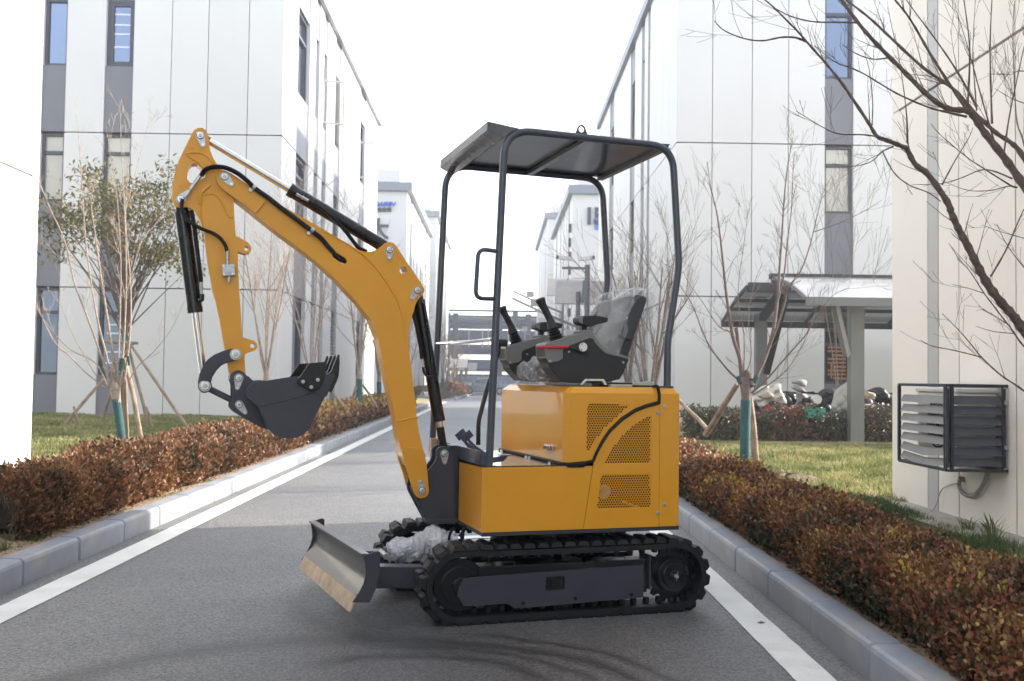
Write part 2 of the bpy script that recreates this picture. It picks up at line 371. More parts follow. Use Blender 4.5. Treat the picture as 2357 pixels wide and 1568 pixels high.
def frame_side(v0, du):
    pl = tr(cE, [(1385, 815), (1345, 890), (1333, 950), (1385, 1028), (1720, 1010), (1780, 1045)], .02) + tr(cF, [(450, 1038), (1320, 960), (1322, 705), (0, 803)], .02)
    hole = tr(cF, [(558, 802), (690, 790), (704, 802), (704, 892), (690, 902), (565, 912), (552, 900)], .02)
    fr = MB().prism(pl[::-1] if False else pl, v0, v0 + .012, [hole]); f = fr.obj('track_frame', DG, EX, loc=(du, 0, 0))
    MB().box(.0, .86, v0 + .014, v0 + .12, .10, .262).obj('frame_beam', BLK, EX, bevel=.004, loc=(du, 0, 0))
    MB().box(.865, .872, v0 - .004, v0 + .12, .115, .285).obj('frame_end_plate', DG, EX, bevel=.001, loc=(du, 0, 0))
    for x in (270, 1140):
        u = q(cF(x, 740), .02)[0]
        MB().tube([(u - .035, v0 + .02, .255), (u - .03, v0 + .02, .278), (u + .03, v0 + .02, .278), (u + .035, v0 + .02, .255)], .003, 6).obj('track_frame_lug', DG, f)
    for x, y in ((375, 1005), (785, 970), (1225, 935)):
        u, z = q(cF(x, y), .02); MB().disc((u, z), .0085, v0 - .006, v0 + .01, 12).obj('axle_bolt', BLK, f)
for v0, du in ((.02, 0), (.83, -.05)):
    frame_side(v0, du)
    for u in (.21, .43, .66): wheel('track_roller', u + du, .072, .038, v0 + .03, v0 + .11)
    wheel('front_idler', -.09 + du, .176, .125, v0 + .035, v0 + .11)
    wheel('top_roller', .45 + du, .285, .028, v0 + .05, v0 + .11)
    sp = MB(); n = 13; pts = []
    for k in range(n):
        for da, rr in ((0, .142), (.10, .142), (.2, .118), (.38, .118)): a = 2 * pi * k / n + da; pts.append((1.01 + du + rr * cos(a), .176 + rr * sin(a)))
    sp.prism(pts, v0 + .05, v0 + .075); s_ = sp.obj('drive_sprocket', BLK, EX, bevel=.002)
    hb = MB(); C0 = (1.005 + du, .176)
    hb.disc(C0, .085, v0 + .012, v0 + .06, 36).disc(C0, .062, v0 - .0, v0 + .06, 32).disc(C0, .03, v0 - .008, v0 + .0, 24)
    hb.obj('drive_motor_hub', BLK, s_, bevel=.008)
    MB().disc(C0, .011, v0 - .022, v0, 6).disc(C0, .007, v0 - .03, v0, 12).obj('axle_nut', ZN, s_, bevel=.001)
    MB().beam((C0[0] - .005, v0 - .026, C0[1] - .02), (C0[0] + .004, v0 - .026, C0[1] + .024), .002, .002).obj('split_pin', STL, s_)
# ---------------- dozer blade
DZ = bpy.data.objects.new('dozer_blade', None)
BW0, BW1 = 0.0, 1.10
SK = -.105
def bl(u, v, z): return (u + SK * (v - BW0) / (BW1 - BW0), v, z)
prof = []
for i in range(15):
    t = i / 14; z = .343 - t * (.343 - .165); u = -.552 + .045 * (1 - (2 * t - 1) ** 2) - .035 * t; prof.append((u, z))
mb = MB(); th = .012; V = []
for (u, z) in prof: V += [bl(u, BW0, z), bl(u, BW1, z), bl(u + th, BW1, z), bl(u + th, BW0, z)]
fs = []
for i in range(14):
    for k in range(4): l = (k + 1) % 4; fs.append((i * 4 + k, i * 4 + l, i * 4 + 4 + l, i * 4 + 4 + k))
fs += [(3, 2, 1, 0), (56, 57, 58, 59)]
mb.add(V, fs)
BLADE = mat('blade_grey_paint', (.075, .075, .078), .33, var=.2, scale=9, coat=.2, dirt=.35, dirtcol=(.22, .2, .18))
dz = mb.obj('dozer_blade', BLADE, EX, smooth=True)
mb = MB(); a0 = (-.582, .168); a1 = (-.612, .092)
mb.add([bl(a0[0], BW0, a0[1]), bl(a0[0], BW1, a0[1]), bl(a1[0], BW1, a1[1]), bl(a1[0], BW0, a1[1]), bl(a0[0] + .014, BW0, a0[1]), bl(a0[0] + .014, BW1, a0[1]), bl(a1[0] + .008, BW1, a1[1]), bl(a1[0] + .008, BW0, a1[1])],
       [(0, 1, 2, 3), (7, 6, 5, 4), (0, 4, 5, 1), (3, 2, 6, 7), (0, 3, 7, 4), (1, 5, 6, 2)])
mb.obj('cutting_edge', STL, dz, bevel=.002)
MB().add([bl(-.562, BW0, .350), bl(-.562, BW1, .350), bl(-.525, BW1, .350), bl(-.525, BW0, .350), bl(-.562, BW0, .340), bl(-.562, BW1, .340), bl(-.525, BW1, .340), bl(-.525, BW0, .340)],
         [(0, 3, 2, 1), (4, 5, 6, 7), (0, 1, 5, 4), (1, 2, 6, 5), (2, 3, 7, 6), (3, 0, 4, 7)]).obj('blade_top_flange', BLADE, dz, bevel=.002)
ep = tr(cE, [(597, 640), (608, 628), (705, 598), (724, 604), (730, 622), (722, 760), (692, 900), (652, 985), (640, 1003), (508, 1000), (560, 925), (596, 850), (614, 780), (610, 710)], -.008)
eh = tr(cE, [(692, 655), (698, 645), (705, 655), (692, 755), (680, 762), (655, 760), (655, 745), (685, 740)], -.008)
MB().prism(ep[::-1], -.008, .002, []).obj('end_plate', DG, dz, bevel=.002)
MB().prism([(u + SK, z) for u, z in ep[::-1]], BW1, BW1 + .01).obj('end_plate', DG, dz, bevel=.002)
for va in (.27, .72):
    MB().beam((-.50 + SK * va, va, .20), (.12, va + .01, .165), .09, .105).obj('push_arm', DG, EX, bevel=.006)
MB().beam((-.455 + SK * .5, .27, .2), (-.455 + SK * .5, .76, .2), .05, .05).obj('blade_cross_member', DG, EX, bevel=.004)
lugp = [(a + .07, b) for a, b in tr(cE, [(650, 600), (740, 570), (800, 600), (808, 640), (800, 680), (745, 670), (700, 640), (655, 650)], .46)]
lugp = [(max(a, -.553), b) for a, b in lugp]
for va in (.44, .53): MB().prism(lugp[::-1], va, va + .012).obj('cylinder_lug', DG, EX, bevel=.002)
pc = q(cE(772, 635), .44); pc = (max(pc[0], -.49), pc[1]); MB().disc(pc, .017, .425, .56, 20).obj('pin', ZN, EX, bevel=.003)
cyl0 = P3(pc, .49); cyl1 = P3(q(cE(1400, 570), .49), .49)
MB().tube([cyl0, cyl1], .036, 20).obj('dozer_cylinder', BLK, EX, smooth=True)
# ---------------- upper body
OR = [(0, .42), (0, .725)]
def strip_grille(parent, poly, v):
    """perforated sheet: hexagonal holes cut through inside the outline, solid elsewhere"""
    us = [p[0] for p in poly]; zs = [p[1] for p in poly]; pitch = .0131; r = .0053; mb = MB(); hx = pitch / math.sqrt(3)
    def inside(x, y, d):
        n = len(poly); c = False; md = 9
        for i in range(n):
            x1, y1 = poly[i]; x2, y2 = poly[(i + 1) % n]
            if (y1 > y) != (y2 > y) and x < (x2 - x1) * (y - y1) / (y2 - y1) + x1: c = not c
            t = max(0, min(1, ((x - x1) * (x2 - x1) + (y - y1) * (y2 - y1)) / max(1e-12, (x2 - x1) ** 2 + (y2 - y1) ** 2)))
            md = min(md, math.hypot(x - x1 - t * (x2 - x1), y - y1 - t * (y2 - y1)))
        return (c and md > d), (c or md < pitch * .75)
    row = pitch * math.sqrt(3) / 2; j = 0; z = min(zs) - pitch
    while z < max(zs) + pitch:
        u = min(us) - pitch + (pitch / 2 if j % 2 else 0)
        while u < max(us) + pitch:
            ins, near = inside(u, z, r * .55)
            if near:
                o = [(u + hx * cos(pi / 6 + k * pi / 3), z + hx * sin(pi / 6 + k * pi / 3)) for k in range(6)]
                if ins:
                    i_ = [(u + r * cos(pi / 6 + k * pi / 3), z + r * sin(pi / 6 + k * pi / 3)) for k in range(6)]
                    V = [(a, v, b) for a, b in o] + [(a, v, b) for a, b in i_] + [(a, v + .002, b) for a, b in i_]
                    f = []
                    for k in range(6): l = (k + 1) % 6; f += [(k, l, 6 + l, 6 + k), (6 + k, 6 + l, 12 + l, 12 + k)]
                    mb.add(V, f)
                else: mb.add([(a, v, b) for a, b in o], [tuple(range(6))])
            u += pitch
        z += row; j += 1
    return mb.obj('perforated_grille', Y_, parent)
def curve(c, pts, n=6): return [(p[0], p[2]) for p in smoothpts([P3(t, 0) for t in tr(c, pts, 0)], n)]
ZT = 1.108; ZC = 1.078
g1 = tr(cI, [(382, 278), (768, 284), (772, 298), (690, 368), (605, 447), (515, 540), (440, 640), (384, 735), (350, 738), (350, 730), (360, 300)], 0)
g2 = tr(cI, [(980, 396), (960, 396), (885, 428), (800, 490), (700, 580), (620, 680), (560, 770), (520, 850), (526, 862), (950, 852), (975, 838)], 0)
g3 = tr(cI, [(520, 962), (950, 950), (972, 965), (970, 1262), (950, 1280), (462, 1298), (452, 1270), (490, 980)], 0)
seal_c = tr(cI, [(1062, 262), (1052, 268), (935, 298), (825, 340), (690, 428), (570, 545), (492, 665), (440, 765), (414, 830), (398, 845), (380, 846), (60, 842)], 0)
us_ = .905; zb = .425
# front lower panel
dt = q(cI(416, 872), 0); db = q(cI(320, 1482), 0)
CH = .018
MB().prism([(CH, zb), (db[0] - .001, zb), (dt[0] - .001, .727), (CH, .727)], 0, .004).obj('front_side_panel', Y_, EX, bevel=.0015)
lower_curve = [(p[0] + .004, p[1] - .009) for p in seal_c[:9]]
mid = [(db[0] + .001, zb), (us_ - .001, zb), (us_ - .001, lower_curve[0][1])] + lower_curve[1:] + [(dt[0] + .001, .727)]
MB().prism(mid, 0, .004, [g2, g3]).obj('engine_side_panel', Y_, EX)
strip_grille(EX, g2, .0035); strip_grille(EX, g3, .0035); strip_grille(EX, g1, .0035)
up_curve = [(p[0] - .004, p[1] + .009) for p in seal_c[:-1]]
cov = [(.429 + .0, .745)] + [(.429, ZC)] + [(up_curve[0][0], ZC)] + up_curve
cov = cov[::-1]
MB().prism(cov, 0, .004, [g1]).obj('seat_box_side_panel', Y_, EX)
UR = 1.018
MB().prism([(us_ + .001, zb), (UR - .014, zb), (UR - .014, ZC), (us_ + .001, ZC)], 0, .004).obj('rear_side_panel', Y_, EX, bevel=.001)
VW = .98
# rear skin with rounded corner, top chamfers, far side, fronts
mb = MB()
cs = [(UR - .014 + .014 * sin(a), .014 - .014 * cos(a)) for a in [i * pi / 2 / 5 for i in range(6)]] + [(UR, VW)]
V = [(u, v, zb) for u, v in cs] + [(u, v, ZC) for u, v in cs]; n = len(cs)
mb.add(V, [(i, i + 1, n + i + 1, n + i) for i in range(n - 1)])
mb.add([(.429, 0, ZC), (UR - .014, 0, ZC), (UR - .014 - .02, .024, ZT), (.429 + .03, .024, ZT)], [(0, 1, 2, 3)])
mb.add([(UR - .014, 0, ZC), (UR, .014, ZC), (UR, VW, ZC), (UR - .034, VW, ZT), (UR - .034, .024, ZT)], [(0, 1, 4), (1, 2, 3, 4)])
mb.add([(.459, .024, ZT), (UR - .034, .024, ZT), (UR - .034, VW - .024, ZT), (.429, VW - .024, ZT), (.429, VW - .024, ZT)], [(0, 1, 2, 3)])
mb.add([(0, VW, zb), (UR, VW, zb), (UR, VW, ZC), (.40, VW, ZC), (.40, VW, .73), (0, VW, .73)], [(0, 5, 4, 3, 2, 1)])
mb.obj('rear_cover', Y_, EX)
# seat box front: raked a little, with vertical corner chamfer and top chamfer
mb = MB(); fz = [(.745), (ZC), (ZT)]
A0 = (.429, 0); A1 = (.402, .022); A2 = (.392, VW)
mb.add([(A0[0], A0[1], .745), (A0[0], A0[1], ZC), (A1[0], A1[1], ZC), (A1[0], A1[1], .745)], [(0, 1, 2, 3)])
mb.add([(A1[0], A1[1], .745), (A1[0], A1[1], ZC), (A2[0], A2[1], ZC), (A2[0], A2[1], .745)], [(0, 1, 2, 3)])
mb.add([(A0[0], A0[1], ZC), (A1[0], A1[1], ZC), (A2[0], A2[1], ZC), (.429, VW - .024, ZT), (.459, .024, ZT), (.442, .03, ZT)], [(1, 2, 3, 5), (0, 1, 5, 4)])
sbf = mb.obj('seat_box_front_panel', YG, EX); bb = sbf.modifiers.new('b', 'BEVEL'); bb.width = .006; bb.segments = 3
# lower front
mb = MB()
mb.add([(CH, 0, zb), (CH, 0, .727), (0, CH, .727), (0, CH, zb)], [(0, 1, 2, 3)])
mb.add([(0, CH, zb), (0, CH, .727), (0, .43, .718), (0, .43, zb)], [(0, 1, 2, 3)])
mb.add([(0, .55, zb), (0, .55, .718), (0, VW, .727), (0, VW, zb)], [(0, 1, 2, 3)])
mb.obj('front_panel', Y_, EX)
# near-black backing paints the unlit inside, nothing shows through the seams
MB().box(.02, UR - .02, .03, VW - .02, zb, .715).obj('lower_body_core', INT, EX)
MB().box(.46, UR - .03, .03, VW - .03, .716, ZT - .012).obj('engine_bay_backing', INT, EX)
eng = MB(); eng.tube([(.62, .022, .60), (.62, .028, .60)], .035, 16); eng.tube([(.72, .024, .55), (.85, .024, .5)], .006, 8)
eng.obj('engine_pulley', ZN, EX)
MB().prism([(-.0, .405), (UR, .405), (UR, .425), (0, .425)], .0, VW).obj('base_plate', DG, EX, bevel=.003)
bpy.data.objects['base_plate'].data.transform(Matrix.Translation((0, .004, 0)))
DECK = mat('glossy_deck_plate', (.05, .045, .045), .12, var=.3, scale=30, coat=.5, bump=.12, bscale=25)
MB().box(.004, .43, .004, VW - .004, .727, .733).obj('floor_plate', DECK, EX, bevel=.001)
# rubber seal
sp_ = [(a, -.003, b) for a, b in [(p[0], p[2]) for p in smoothpts([P3(t, 0) for t in tr(cI, [(1032, 105), (1048, 160), (1052, 215), (1050, 262)], 0)], 3)]]
sp2 = [P3(t, -.003) for t in [(p[0], p[2]) for p in smoothpts([P3(t, 0) for t in seal_c[1:9]], 5)]]
sp3 = [(.515, -.003, .745), (.50, -.003, .738), (.43, -.003, .738), (.395, .015, .739), (.384, VW, .739)]
mb = MB(); mb.tube(bend([(sp_[0][0], .05, ZT + .004)] + sp_ + sp2 + sp3, .01, 2), .0078, 8)
mb.tube([(a, b + .001, c - .012) for a, b, c in sp3], .006, 6)
mb.obj('rubber_seal', RUB, EX, smooth=True)
for x, y in ((1107, 307), (1043, 367), (1106, 1252), (1043, 1333)):
    c = q(cI(x, y), 0); MB().disc(c, .0105, -.002, .001, 16).disc(c, .0075, -.008, -.001, 6).obj('bolt', ZN, EX, bevel=.0008, seg=1)
for u, v in ((.05, .06), (.05, .5), (.07, .93), (.36, .09), (.37, .42), (.365, .46), (.37, .9)):
    MB().tube([(u, v, .733), (u, v, .742)], .008, 6).obj('bolt', ZN, EX)
hd = tr(cI, [(285, 95), (340, 38), (520, 40), (555, 98), (528, 98), (508, 60), (352, 58), (320, 95)], .03)
MB().prism(hd[::-1], .03, .045).obj('chrome_lift_handle', CHR, EX, bevel=.001)
la = MB(); l0 = q(cK(1715, 85), .26); la.beam((.392, .13, .805), (.392, .24, .805), .012, .026).beam((.378, .13, .805), (.378, .22, .805), .006, .022)
la.obj('chrome_latch', CHR, EX, bevel=.003)
MB().box(.66, .78, .05, .08, ZT, ZT + .014).obj('hinge_bracket', ZN, EX, bevel=.003)
hg = tr(cI, [(780, 98), (800, 78), (930, 58), (1000, 68), (1010, 105)], .04); MB().prism(hg[::-1], .035, .04).obj('hinge_bracket', ZN, EX, bevel=.001)
MB().box(.905, .99, .02, .09, ZT, ZT + .008).obj('canopy_foot_plate', TUBE, EX, bevel=.002)
# dash strip across the front
dp = MB(); dp.box(-.006, .0, .03, VW - .04, .735, .80).box(-.006, .02, .03, .036, .735, .80)
dp.obj('front_cross_plate', TUBE, EX, bevel=.0015)
MB().box(-.04, .0, VW - .09, VW - .06, .70, .81).obj('front_bracket', STL, EX, bevel=.002)
# pedals
for va, sh in ((.40, 0), (.28, .012)):
    mb = MB(); mb.prism([(.075, .735), (.03, .80), (.0, .835), (-.01, .865), (.004, .868), (.016, .835), (.05, .805), (.12, .76), (.13, .735)][::-1], va, va + .012)
    mb.beam((-.012, va + .006, .872), (.012, va + .006, .842), .055, .005, up=(0, 1, 0)); mb.obj('foot_pedal', TUBE, EX, bevel=.002)
mb = MB(); mb.prism([(.03, .760), (.15, .775), (.15, .765), (.13, .745), (.03, .735)][::-1], .10, .112); mb.box(.11, .17, .075, .135, .773, .778); mb.obj('foot_pedal', TUBE, EX, bevel=.002)
# dozer lever with T handle
lv = 0.62
for off in (0, .012):
    pts = [P3(q(cD(x + off * 900, y), lv), lv) for x, y in [(412, 1235), (415, 1060), (438, 960), (480, 800), (530, 640), (565, 520)]]
    MB().tube(smoothpts(pts, 4), .0085, 10).obj('blade_lever', BLK, EX, smooth=True)
pts = [P3(q(cD(x, y), lv), lv) for x, y in [(560, 525), (562, 470), (575, 432), (640, 438)]]
MB().tube(bend(pts, .02), [.02] * 2 + [.024] * 10 + [.022] * 2 if False else .021, 12).obj('lever_knob', PLD, EX, smooth=True)
# ---------------- swing bracket
bp = tr(cG, [(1000, 425), (965, 350), (940, 300), (895, 268), (845, 265), (795, 290), (770, 330), (775, 400), (755, 460), (710, 520), (660, 580), (560, 640), (480, 700), (455, 770), (462, 840), (560, 1030), (650, 1195), (1000, 1180)], .43)
for va, vb in ((.43, .448), (.532, .55)): br = MB().prism(bp, va, vb).obj('swing_bracket', DG, EX, bevel=.002)
bb = tr(cG, [(650, 1190), (1000, 1170), (1040, 1180), (1000, 1240), (660, 1245)], .43)
MB().prism(bb, .42, .56).obj('bracket_base', DG, EX, bevel=.004)
fp = tr(cG, [(445, 770), (460, 770), (650, 1190), (630, 1190)], .49); MB().prism(fp[::-1], .448, .532).obj('bracket_web', DG, EX)
MB().box(-.045, .0, .448, .532, .43, .80).obj('swing_post', DG, EX, bevel=.004)
# ---------------- boom
bt = [(515, 500), (525, 470), (550, 455), (585, 455), (640, 480), (700, 520), (780, 575), (900, 650), (1050, 740), (1200, 825), (1350, 910), (1450, 970), (1530, 1032), (1580, 1052), (1640, 1080), (1690, 1092), (1740, 1090), (1780, 1075), (1820, 1045), (1845, 1022), (1880, 1015), (1910, 1025), (1940, 1060), (2010, 1170), (2060, 1240), (2130, 1345), (2147, 1375), (2146, 1405), (2128, 1440), (2100, 1470), (2080, 1510), (2065, 1568)]
b2 = [(2045, 250), (2030, 340), (2024, 430), (2040, 560), (2060, 720), (2080, 900), (2095, 1050), (2110, 1140)]
b3 = [(600, 300), (640, 400)]
b4 = [(300, 190), (288, 110)]
b5 = [(1930, 1060), (1905, 930), (1885, 850), (1850, 700), (1820, 560), (1790, 400), (1730, 250), (1620, 110)]
b6 = [(1560, 1420), (1450, 1300), (1300, 1165), (1150, 1050), (1000, 940), (830, 805), (735, 728), (640, 655), (560, 595), (522, 545)]
vb0, vb1 = .43, .55
def cc(c, L): return [P3(t, 0) for t in tr(c, L, vb0)]
outl = tr(cA, bt, vb0) + tr(cB, b2, vb0) + tr(cG, b3, vb0) + [q(cG(520, 470), vb0), q(cG(400, 520), vb0)] + tr(cG, [(345, 400), (320, 300), (300, 190)], vb0) + tr(cB, b5, vb0) + tr(cA, b6, vb0)
hole = tr(cA, [(1955, 1238), (1965, 1215), (1985, 1206), (2005, 1215), (2015, 1238), (2005, 1260), (1985, 1270), (1965, 1260)], vb0)
slot = tr(cA, [(1425, 1108), (1435, 1098), (1460, 1098), (1530, 1140), (1545, 1160), (1543, 1180), (1525, 1187), (1500, 1183), (1435, 1135)], vb0)
outl = outl[::-1]
BM = MB().prism(outl, vb0, vb1, [hole, slot]).obj('boom', Y_, EX)
MB().prism(tr(cA, [(1415, 1090), (1560, 1120), (1555, 1195), (1430, 1150)], .47)[::-1], .47, .475).obj('slot_lining', INT, BM)
ear = tr(cG, [(600, 300), (640, 440), (662, 600), (672, 750), (682, 830), (668, 880), (630, 915), (580, 925), (530, 908), (495, 862), (470, 790), (430, 640), (402, 560), (370, 470), (345, 370), (330, 260)], .405)
for va, vb in ((.405, .428), (.552, .575)): MB().prism(ear[::-1], va, vb).obj('boom_foot', Y_, BM, bevel=.003)
tp = tr(cA, [(515, 500), (528, 468), (555, 452), (590, 455), (650, 486), (700, 520), (780, 575), (902, 655), (900, 690), (840, 785), (820, 787), (735, 722), (640, 655), (560, 595), (522, 545)], .425)
MB().prism(tp[::-1], .425, .4295).obj('end_reinforcing_plate', Y_, BM, bevel=.002)
def bead(c, pts, v, r=.0035, parent=None, mt=Y_): return MB().tube(smoothpts([P3(q(c(*p), v), v) for p in pts], 4), r, 6).obj('weld_bead', mt, parent, smooth=True)
bead(cA, [(1350, 925), (1500, 1005), (1620, 1080), (1720, 1165), (1810, 1270), (1890, 1395), (1940, 1480), (1968, 1568)], vb0, .004, BM)
bead(cB, [(1968, 196), (1990, 300), (2005, 420)], vb0, .003, BM)
bead(cB, [(1940, 1050), (2085, 1018), (2092, 1030)], vb0, .005, BM)
bead(cA, [(830, 788), (905, 690)], .425, .0035, BM)
# ---------------- stick (dipper arm)
vs0, vs1 = .447, .533
so_ = [(345, 138), (385, 121), (425, 130), (450, 160), (462, 200), (464, 250), (472, 300), (495, 355), (530, 415), (580, 470), (640, 560), (655, 680), (663, 850), (672, 970), (700, 980), (770, 1022), (792, 1050), (796, 1075), (780, 1100), (750, 1108), (688, 1090), (690, 1200), (700, 1400), (710, 1540)]
so2 = [(722, 390), (740, 395), (820, 420), (842, 445), (845, 470), (825, 492), (745, 525), (742, 560), (748, 660), (750, 720), (730, 755), (690, 765), (650, 750), (628, 715), (600, 560), (575, 430), (545, 250), (512, 100)]
so3 = [(490, 1400), (455, 1200), (432, 1020), (425, 930), (385, 835), (345, 765), (290, 740), (240, 748), (200, 735), (178, 705), (172, 650), (178, 560), (195, 470), (225, 380), (262, 300), (312, 200)]
sp_o = tr(cA, so_, vs0) + tr(cB, so2, vs0) + tr(cA, so3, vs0)
sh = tr(cA, [(325, 402), (350, 398), (372, 405), (430, 475), (433, 505), (390, 530), (335, 556), (310, 548), (292, 525), (290, 490), (305, 430)], vs0)
h2 = lambda c, x, y, r: tr(c, [(x + r * cos(k * pi / 5), y + r * sin(k * pi / 5)) for k in range(10)], vs0)
ST = MB().prism(sp_o[::-1], vs0, vs1, [sh, h2(cA, 755, 1065, 20), h2(cB, 805, 457, 20)]).obj('dipper_arm', Y_, EX)
bead(cA, [(280, 325), (330, 315), (400, 320), (450, 345), (490, 390), (540, 440)], vs0, .0045, ST)
bead(cA, [(280, 325), (330, 365), (380, 395), (430, 460)], vs0, .0045, ST)
bead(cA, [(470, 570), (400, 640), (393, 720)], vs0, .009, ST)
bead(cA, [(400, 650), (490, 640), (540, 670), (590, 760), (625, 820), (650, 815)], vs0, .0045, ST)
bead(cA, [(400, 720), (405, 860), (415, 900)], vs0, .004, ST)
for x, y in ((333, 272), (246, 570)): MB().tube([P3(q(cA(x, y), vs0), vs0 + .002), P3(q(cA(x, y), vs0), vs0 - .004)], .007, 14).obj('weld_nut', Y_, ST)
# ---------------- pins with keeper plates
def pin(c, a, b, v, r1=.0165, r2=.0105, depth=.12):
    """a: pin centre, b: bolt centre"""
    A_ = Vector((*q(c(*a), v),)); A2 = Vector(q(c(*a), v)); B2 = Vector(q(c(*b), v)); d = (B2 - A2); L = d.length; d.normalize(); th0 = math.atan2(d.y, d.x)
    R1, R2 = r1 * 1.32, r2 * 1.1; k = math.acos((R1 - R2) / L); pts = []
    for i in range(13): t = th0 + k + (2 * pi - 2 * k) * i / 12; pts.append((A2.x + R1 * cos(t), A2.y + R1 * sin(t)))
    for i in range(7): t = th0 - k + 2 * k * i / 6; pts.append((B2.x + R2 * cos(t), B2.y + R2 * sin(t)))
    p_ = MB().prism(pts, v - .004, v - .0004).obj('keeper_plate', ZN, EX, bevel=.001)
    m_ = MB(); m_.disc(tuple(A2), r1, v - .012, v - .003, 28); m_.obj('pin', PINM, p_, bevel=.003); MB().disc(tuple(A2), r1 * 1.1, v - .006, v - .002, 28).obj('washer', BLK, p_); MB().disc(tuple(A2), r1 * .6, v - .017, v - .011, 6).obj('pin_bolt', ZN, p_, bevel=.002)
    MB().disc(tuple(B2), r2 * .68, v - .012, v - .003, 6).obj('bolt', PINM, p_, bevel=.001)
    return p_
pin(cA, (395, 183), (415, 257), vs0); pin(cA, (240, 683), (300, 625), vs0); pin(cA, (585, 505), (640, 565), .425)
pin(cA, (1880, 1078), (1875, 1145), vb0); pin(cA, (2095, 1395), (2055, 1455), vb0)
pin(cG, (590, 825), (573, 712), .405); pin(cG, (872, 362), (873, 467), .43)
# ---------------- hydraulic cylinders
def cylinder(A_, B_, v, rb, rr, t0, t1, t2, label=None):
    """barrel from A to t1, rod on to B; t0 = where the barrel begins, t2 = where the dark rod end begins"""
    a = Vector(P3(A_, v)); b = Vector(P3(B_, v)); L = lambda t: a.lerp(b, t)
    m_ = MB(); m_.tube([L(t0), L(t1 - .03), L(t1 - .03), L(t1)], [rb, rb, rb * 1.06, rb * 1.06], 24); m_.tube([L(0), L(t0 + .02)], rb * .8, 16)
    c = m_.obj('hydraulic_cylinder', BLK, EX, smooth=True)
    MB().tube([L(t1), L(t2)], rr, 20).obj('piston_rod', CHR, c, smooth=True)
    m_ = MB(); m_.tube([L(t2), L(1)], rr * 1.12, 16); w = (vs1 - vs0) * .3; d = Vector((0, w, 0)); m_.obj('rod_end', BLK, c, smooth=True); MB().tube([b - d, b + d], rr * 1.9, 18).obj('rod_eye', BLK, c, smooth=True); MB().tube([a - d, a + d], rb * 1.0, 18).obj('base_eye', BLK, c, smooth=True); return c
CY1 = cylinder(q(cA(2095, 1395), .49), q(cG(872, 362), .49), .49, .031, .0185, .06, .80, .835)
CY2 = cylinder(q(cA(1880, 1078), .49), q(cA(395, 183), .49), .49, .033, .017, .03, .545, .955)
CY3 = cylinder(q(cA(240, 690), .49), q(cB(430, 772), .49), .49, .035, .017, .06, .605, .93)
# ---------------- bucket
vk0, vk1 = .27, .71
bs = [(1145, 712), (1100, 757), (1055, 830), (1050, 875), (1062, 910), (1205, 1030), (1270, 1180), (1325, 1300), (1400, 1380), (1480, 1415), (1590, 1432), (1690, 1412), (1770, 1370), (1820, 1325), (1850, 1290), (1985, 1010), (2030, 920), (2150, 628), (2145, 612), (2000, 622), (1700, 660), (1400, 706), (1280, 700)]
bo = tr(cH, bs, vk0)
for va, vb in ((vk0, vk0 + .007), (vk1 - .007, vk1)): bk = MB().prism(bo, va, vb).obj('bucket_side_plate', DG, EX, bevel=.0015)
BK = bk
shell = bo[:18]; nn = len(shell); mb = MB(); V = []
cen = Vector((sum(p[0] for p in bo) / len(bo), sum(p[1] for p in bo) / len(bo)))
for (u, z) in shell:
    d = (cen - Vector((u, z))).normalized() * .008
    V += [(u, vk0 + .007, z), (u, vk1 - .007, z), (u + d.x, vk1 - .007, z + d.y), (u + d.x, vk0 + .007, z + d.y)]
fs = []
for i in range(nn - 1):
    for k in range(4): l = (k + 1) % 4; fs.append((i * 4 + k, i * 4 + l, i * 4 + 4 + l, i * 4 + 4 + k))
mb.add(V, fs + [(3, 2, 1, 0), (4 * nn - 4, 4 * nn - 3, 4 * nn - 2, 4 * nn - 1)]); mb.obj('bucket_shell', DG, EX, smooth=True)
MB().tube(smoothpts([P3(q(cH(*p), vk0), vk0) for p in [(1205, 1028), (1350, 990), (1550, 945), (1700, 905), (1860, 862), (1920, 862), (1990, 905), (2030, 918)]], 5), .0032, 6).obj('weld_bead', DG, BK, smooth=True)
e_ = [(845, 640), (870, 600), (915, 572), (970, 568), (1015, 592), (1045, 625), (1085, 660), (1145, 712), (1100, 760), (1055, 835), (1055, 875), (1205, 1030), (1270, 1190), (1330, 1320), (1240, 1285), (1050, 1190), (880, 1085), (845, 1040), (845, 1000), (872, 950), (872, 860), (872, 760), (850, 690)]
for va, vb in ((.395, .409), (.571, .585)): MB().prism(tr(cH, e_, .40), va, vb).obj('bucket_ear', DG, EX, bevel=.002)
MB().prism(tr(cH, [(1145, 712), (1060, 640), (1090, 630), (1150, 695)], .40)[::-1] if False else tr(cH, [(1075, 640), (1150, 712), (1135, 725), (1060, 655)], .40), .409, .571).obj('ear_stiffener', DG, EX)
pin(cH, (957, 668), (938, 790), .395, .016, .0095); pin(cH, (962, 1000), (1038, 1098), .395, .015, .0095)
ct = [(1835, 480), (2046, 460), (2058, 475), (2050, 560), (2022, 700), (1965, 795), (1905, 832), (1855, 835), (1790, 800), (1710, 752), (1688, 725), (1690, 690), (1720, 650)]
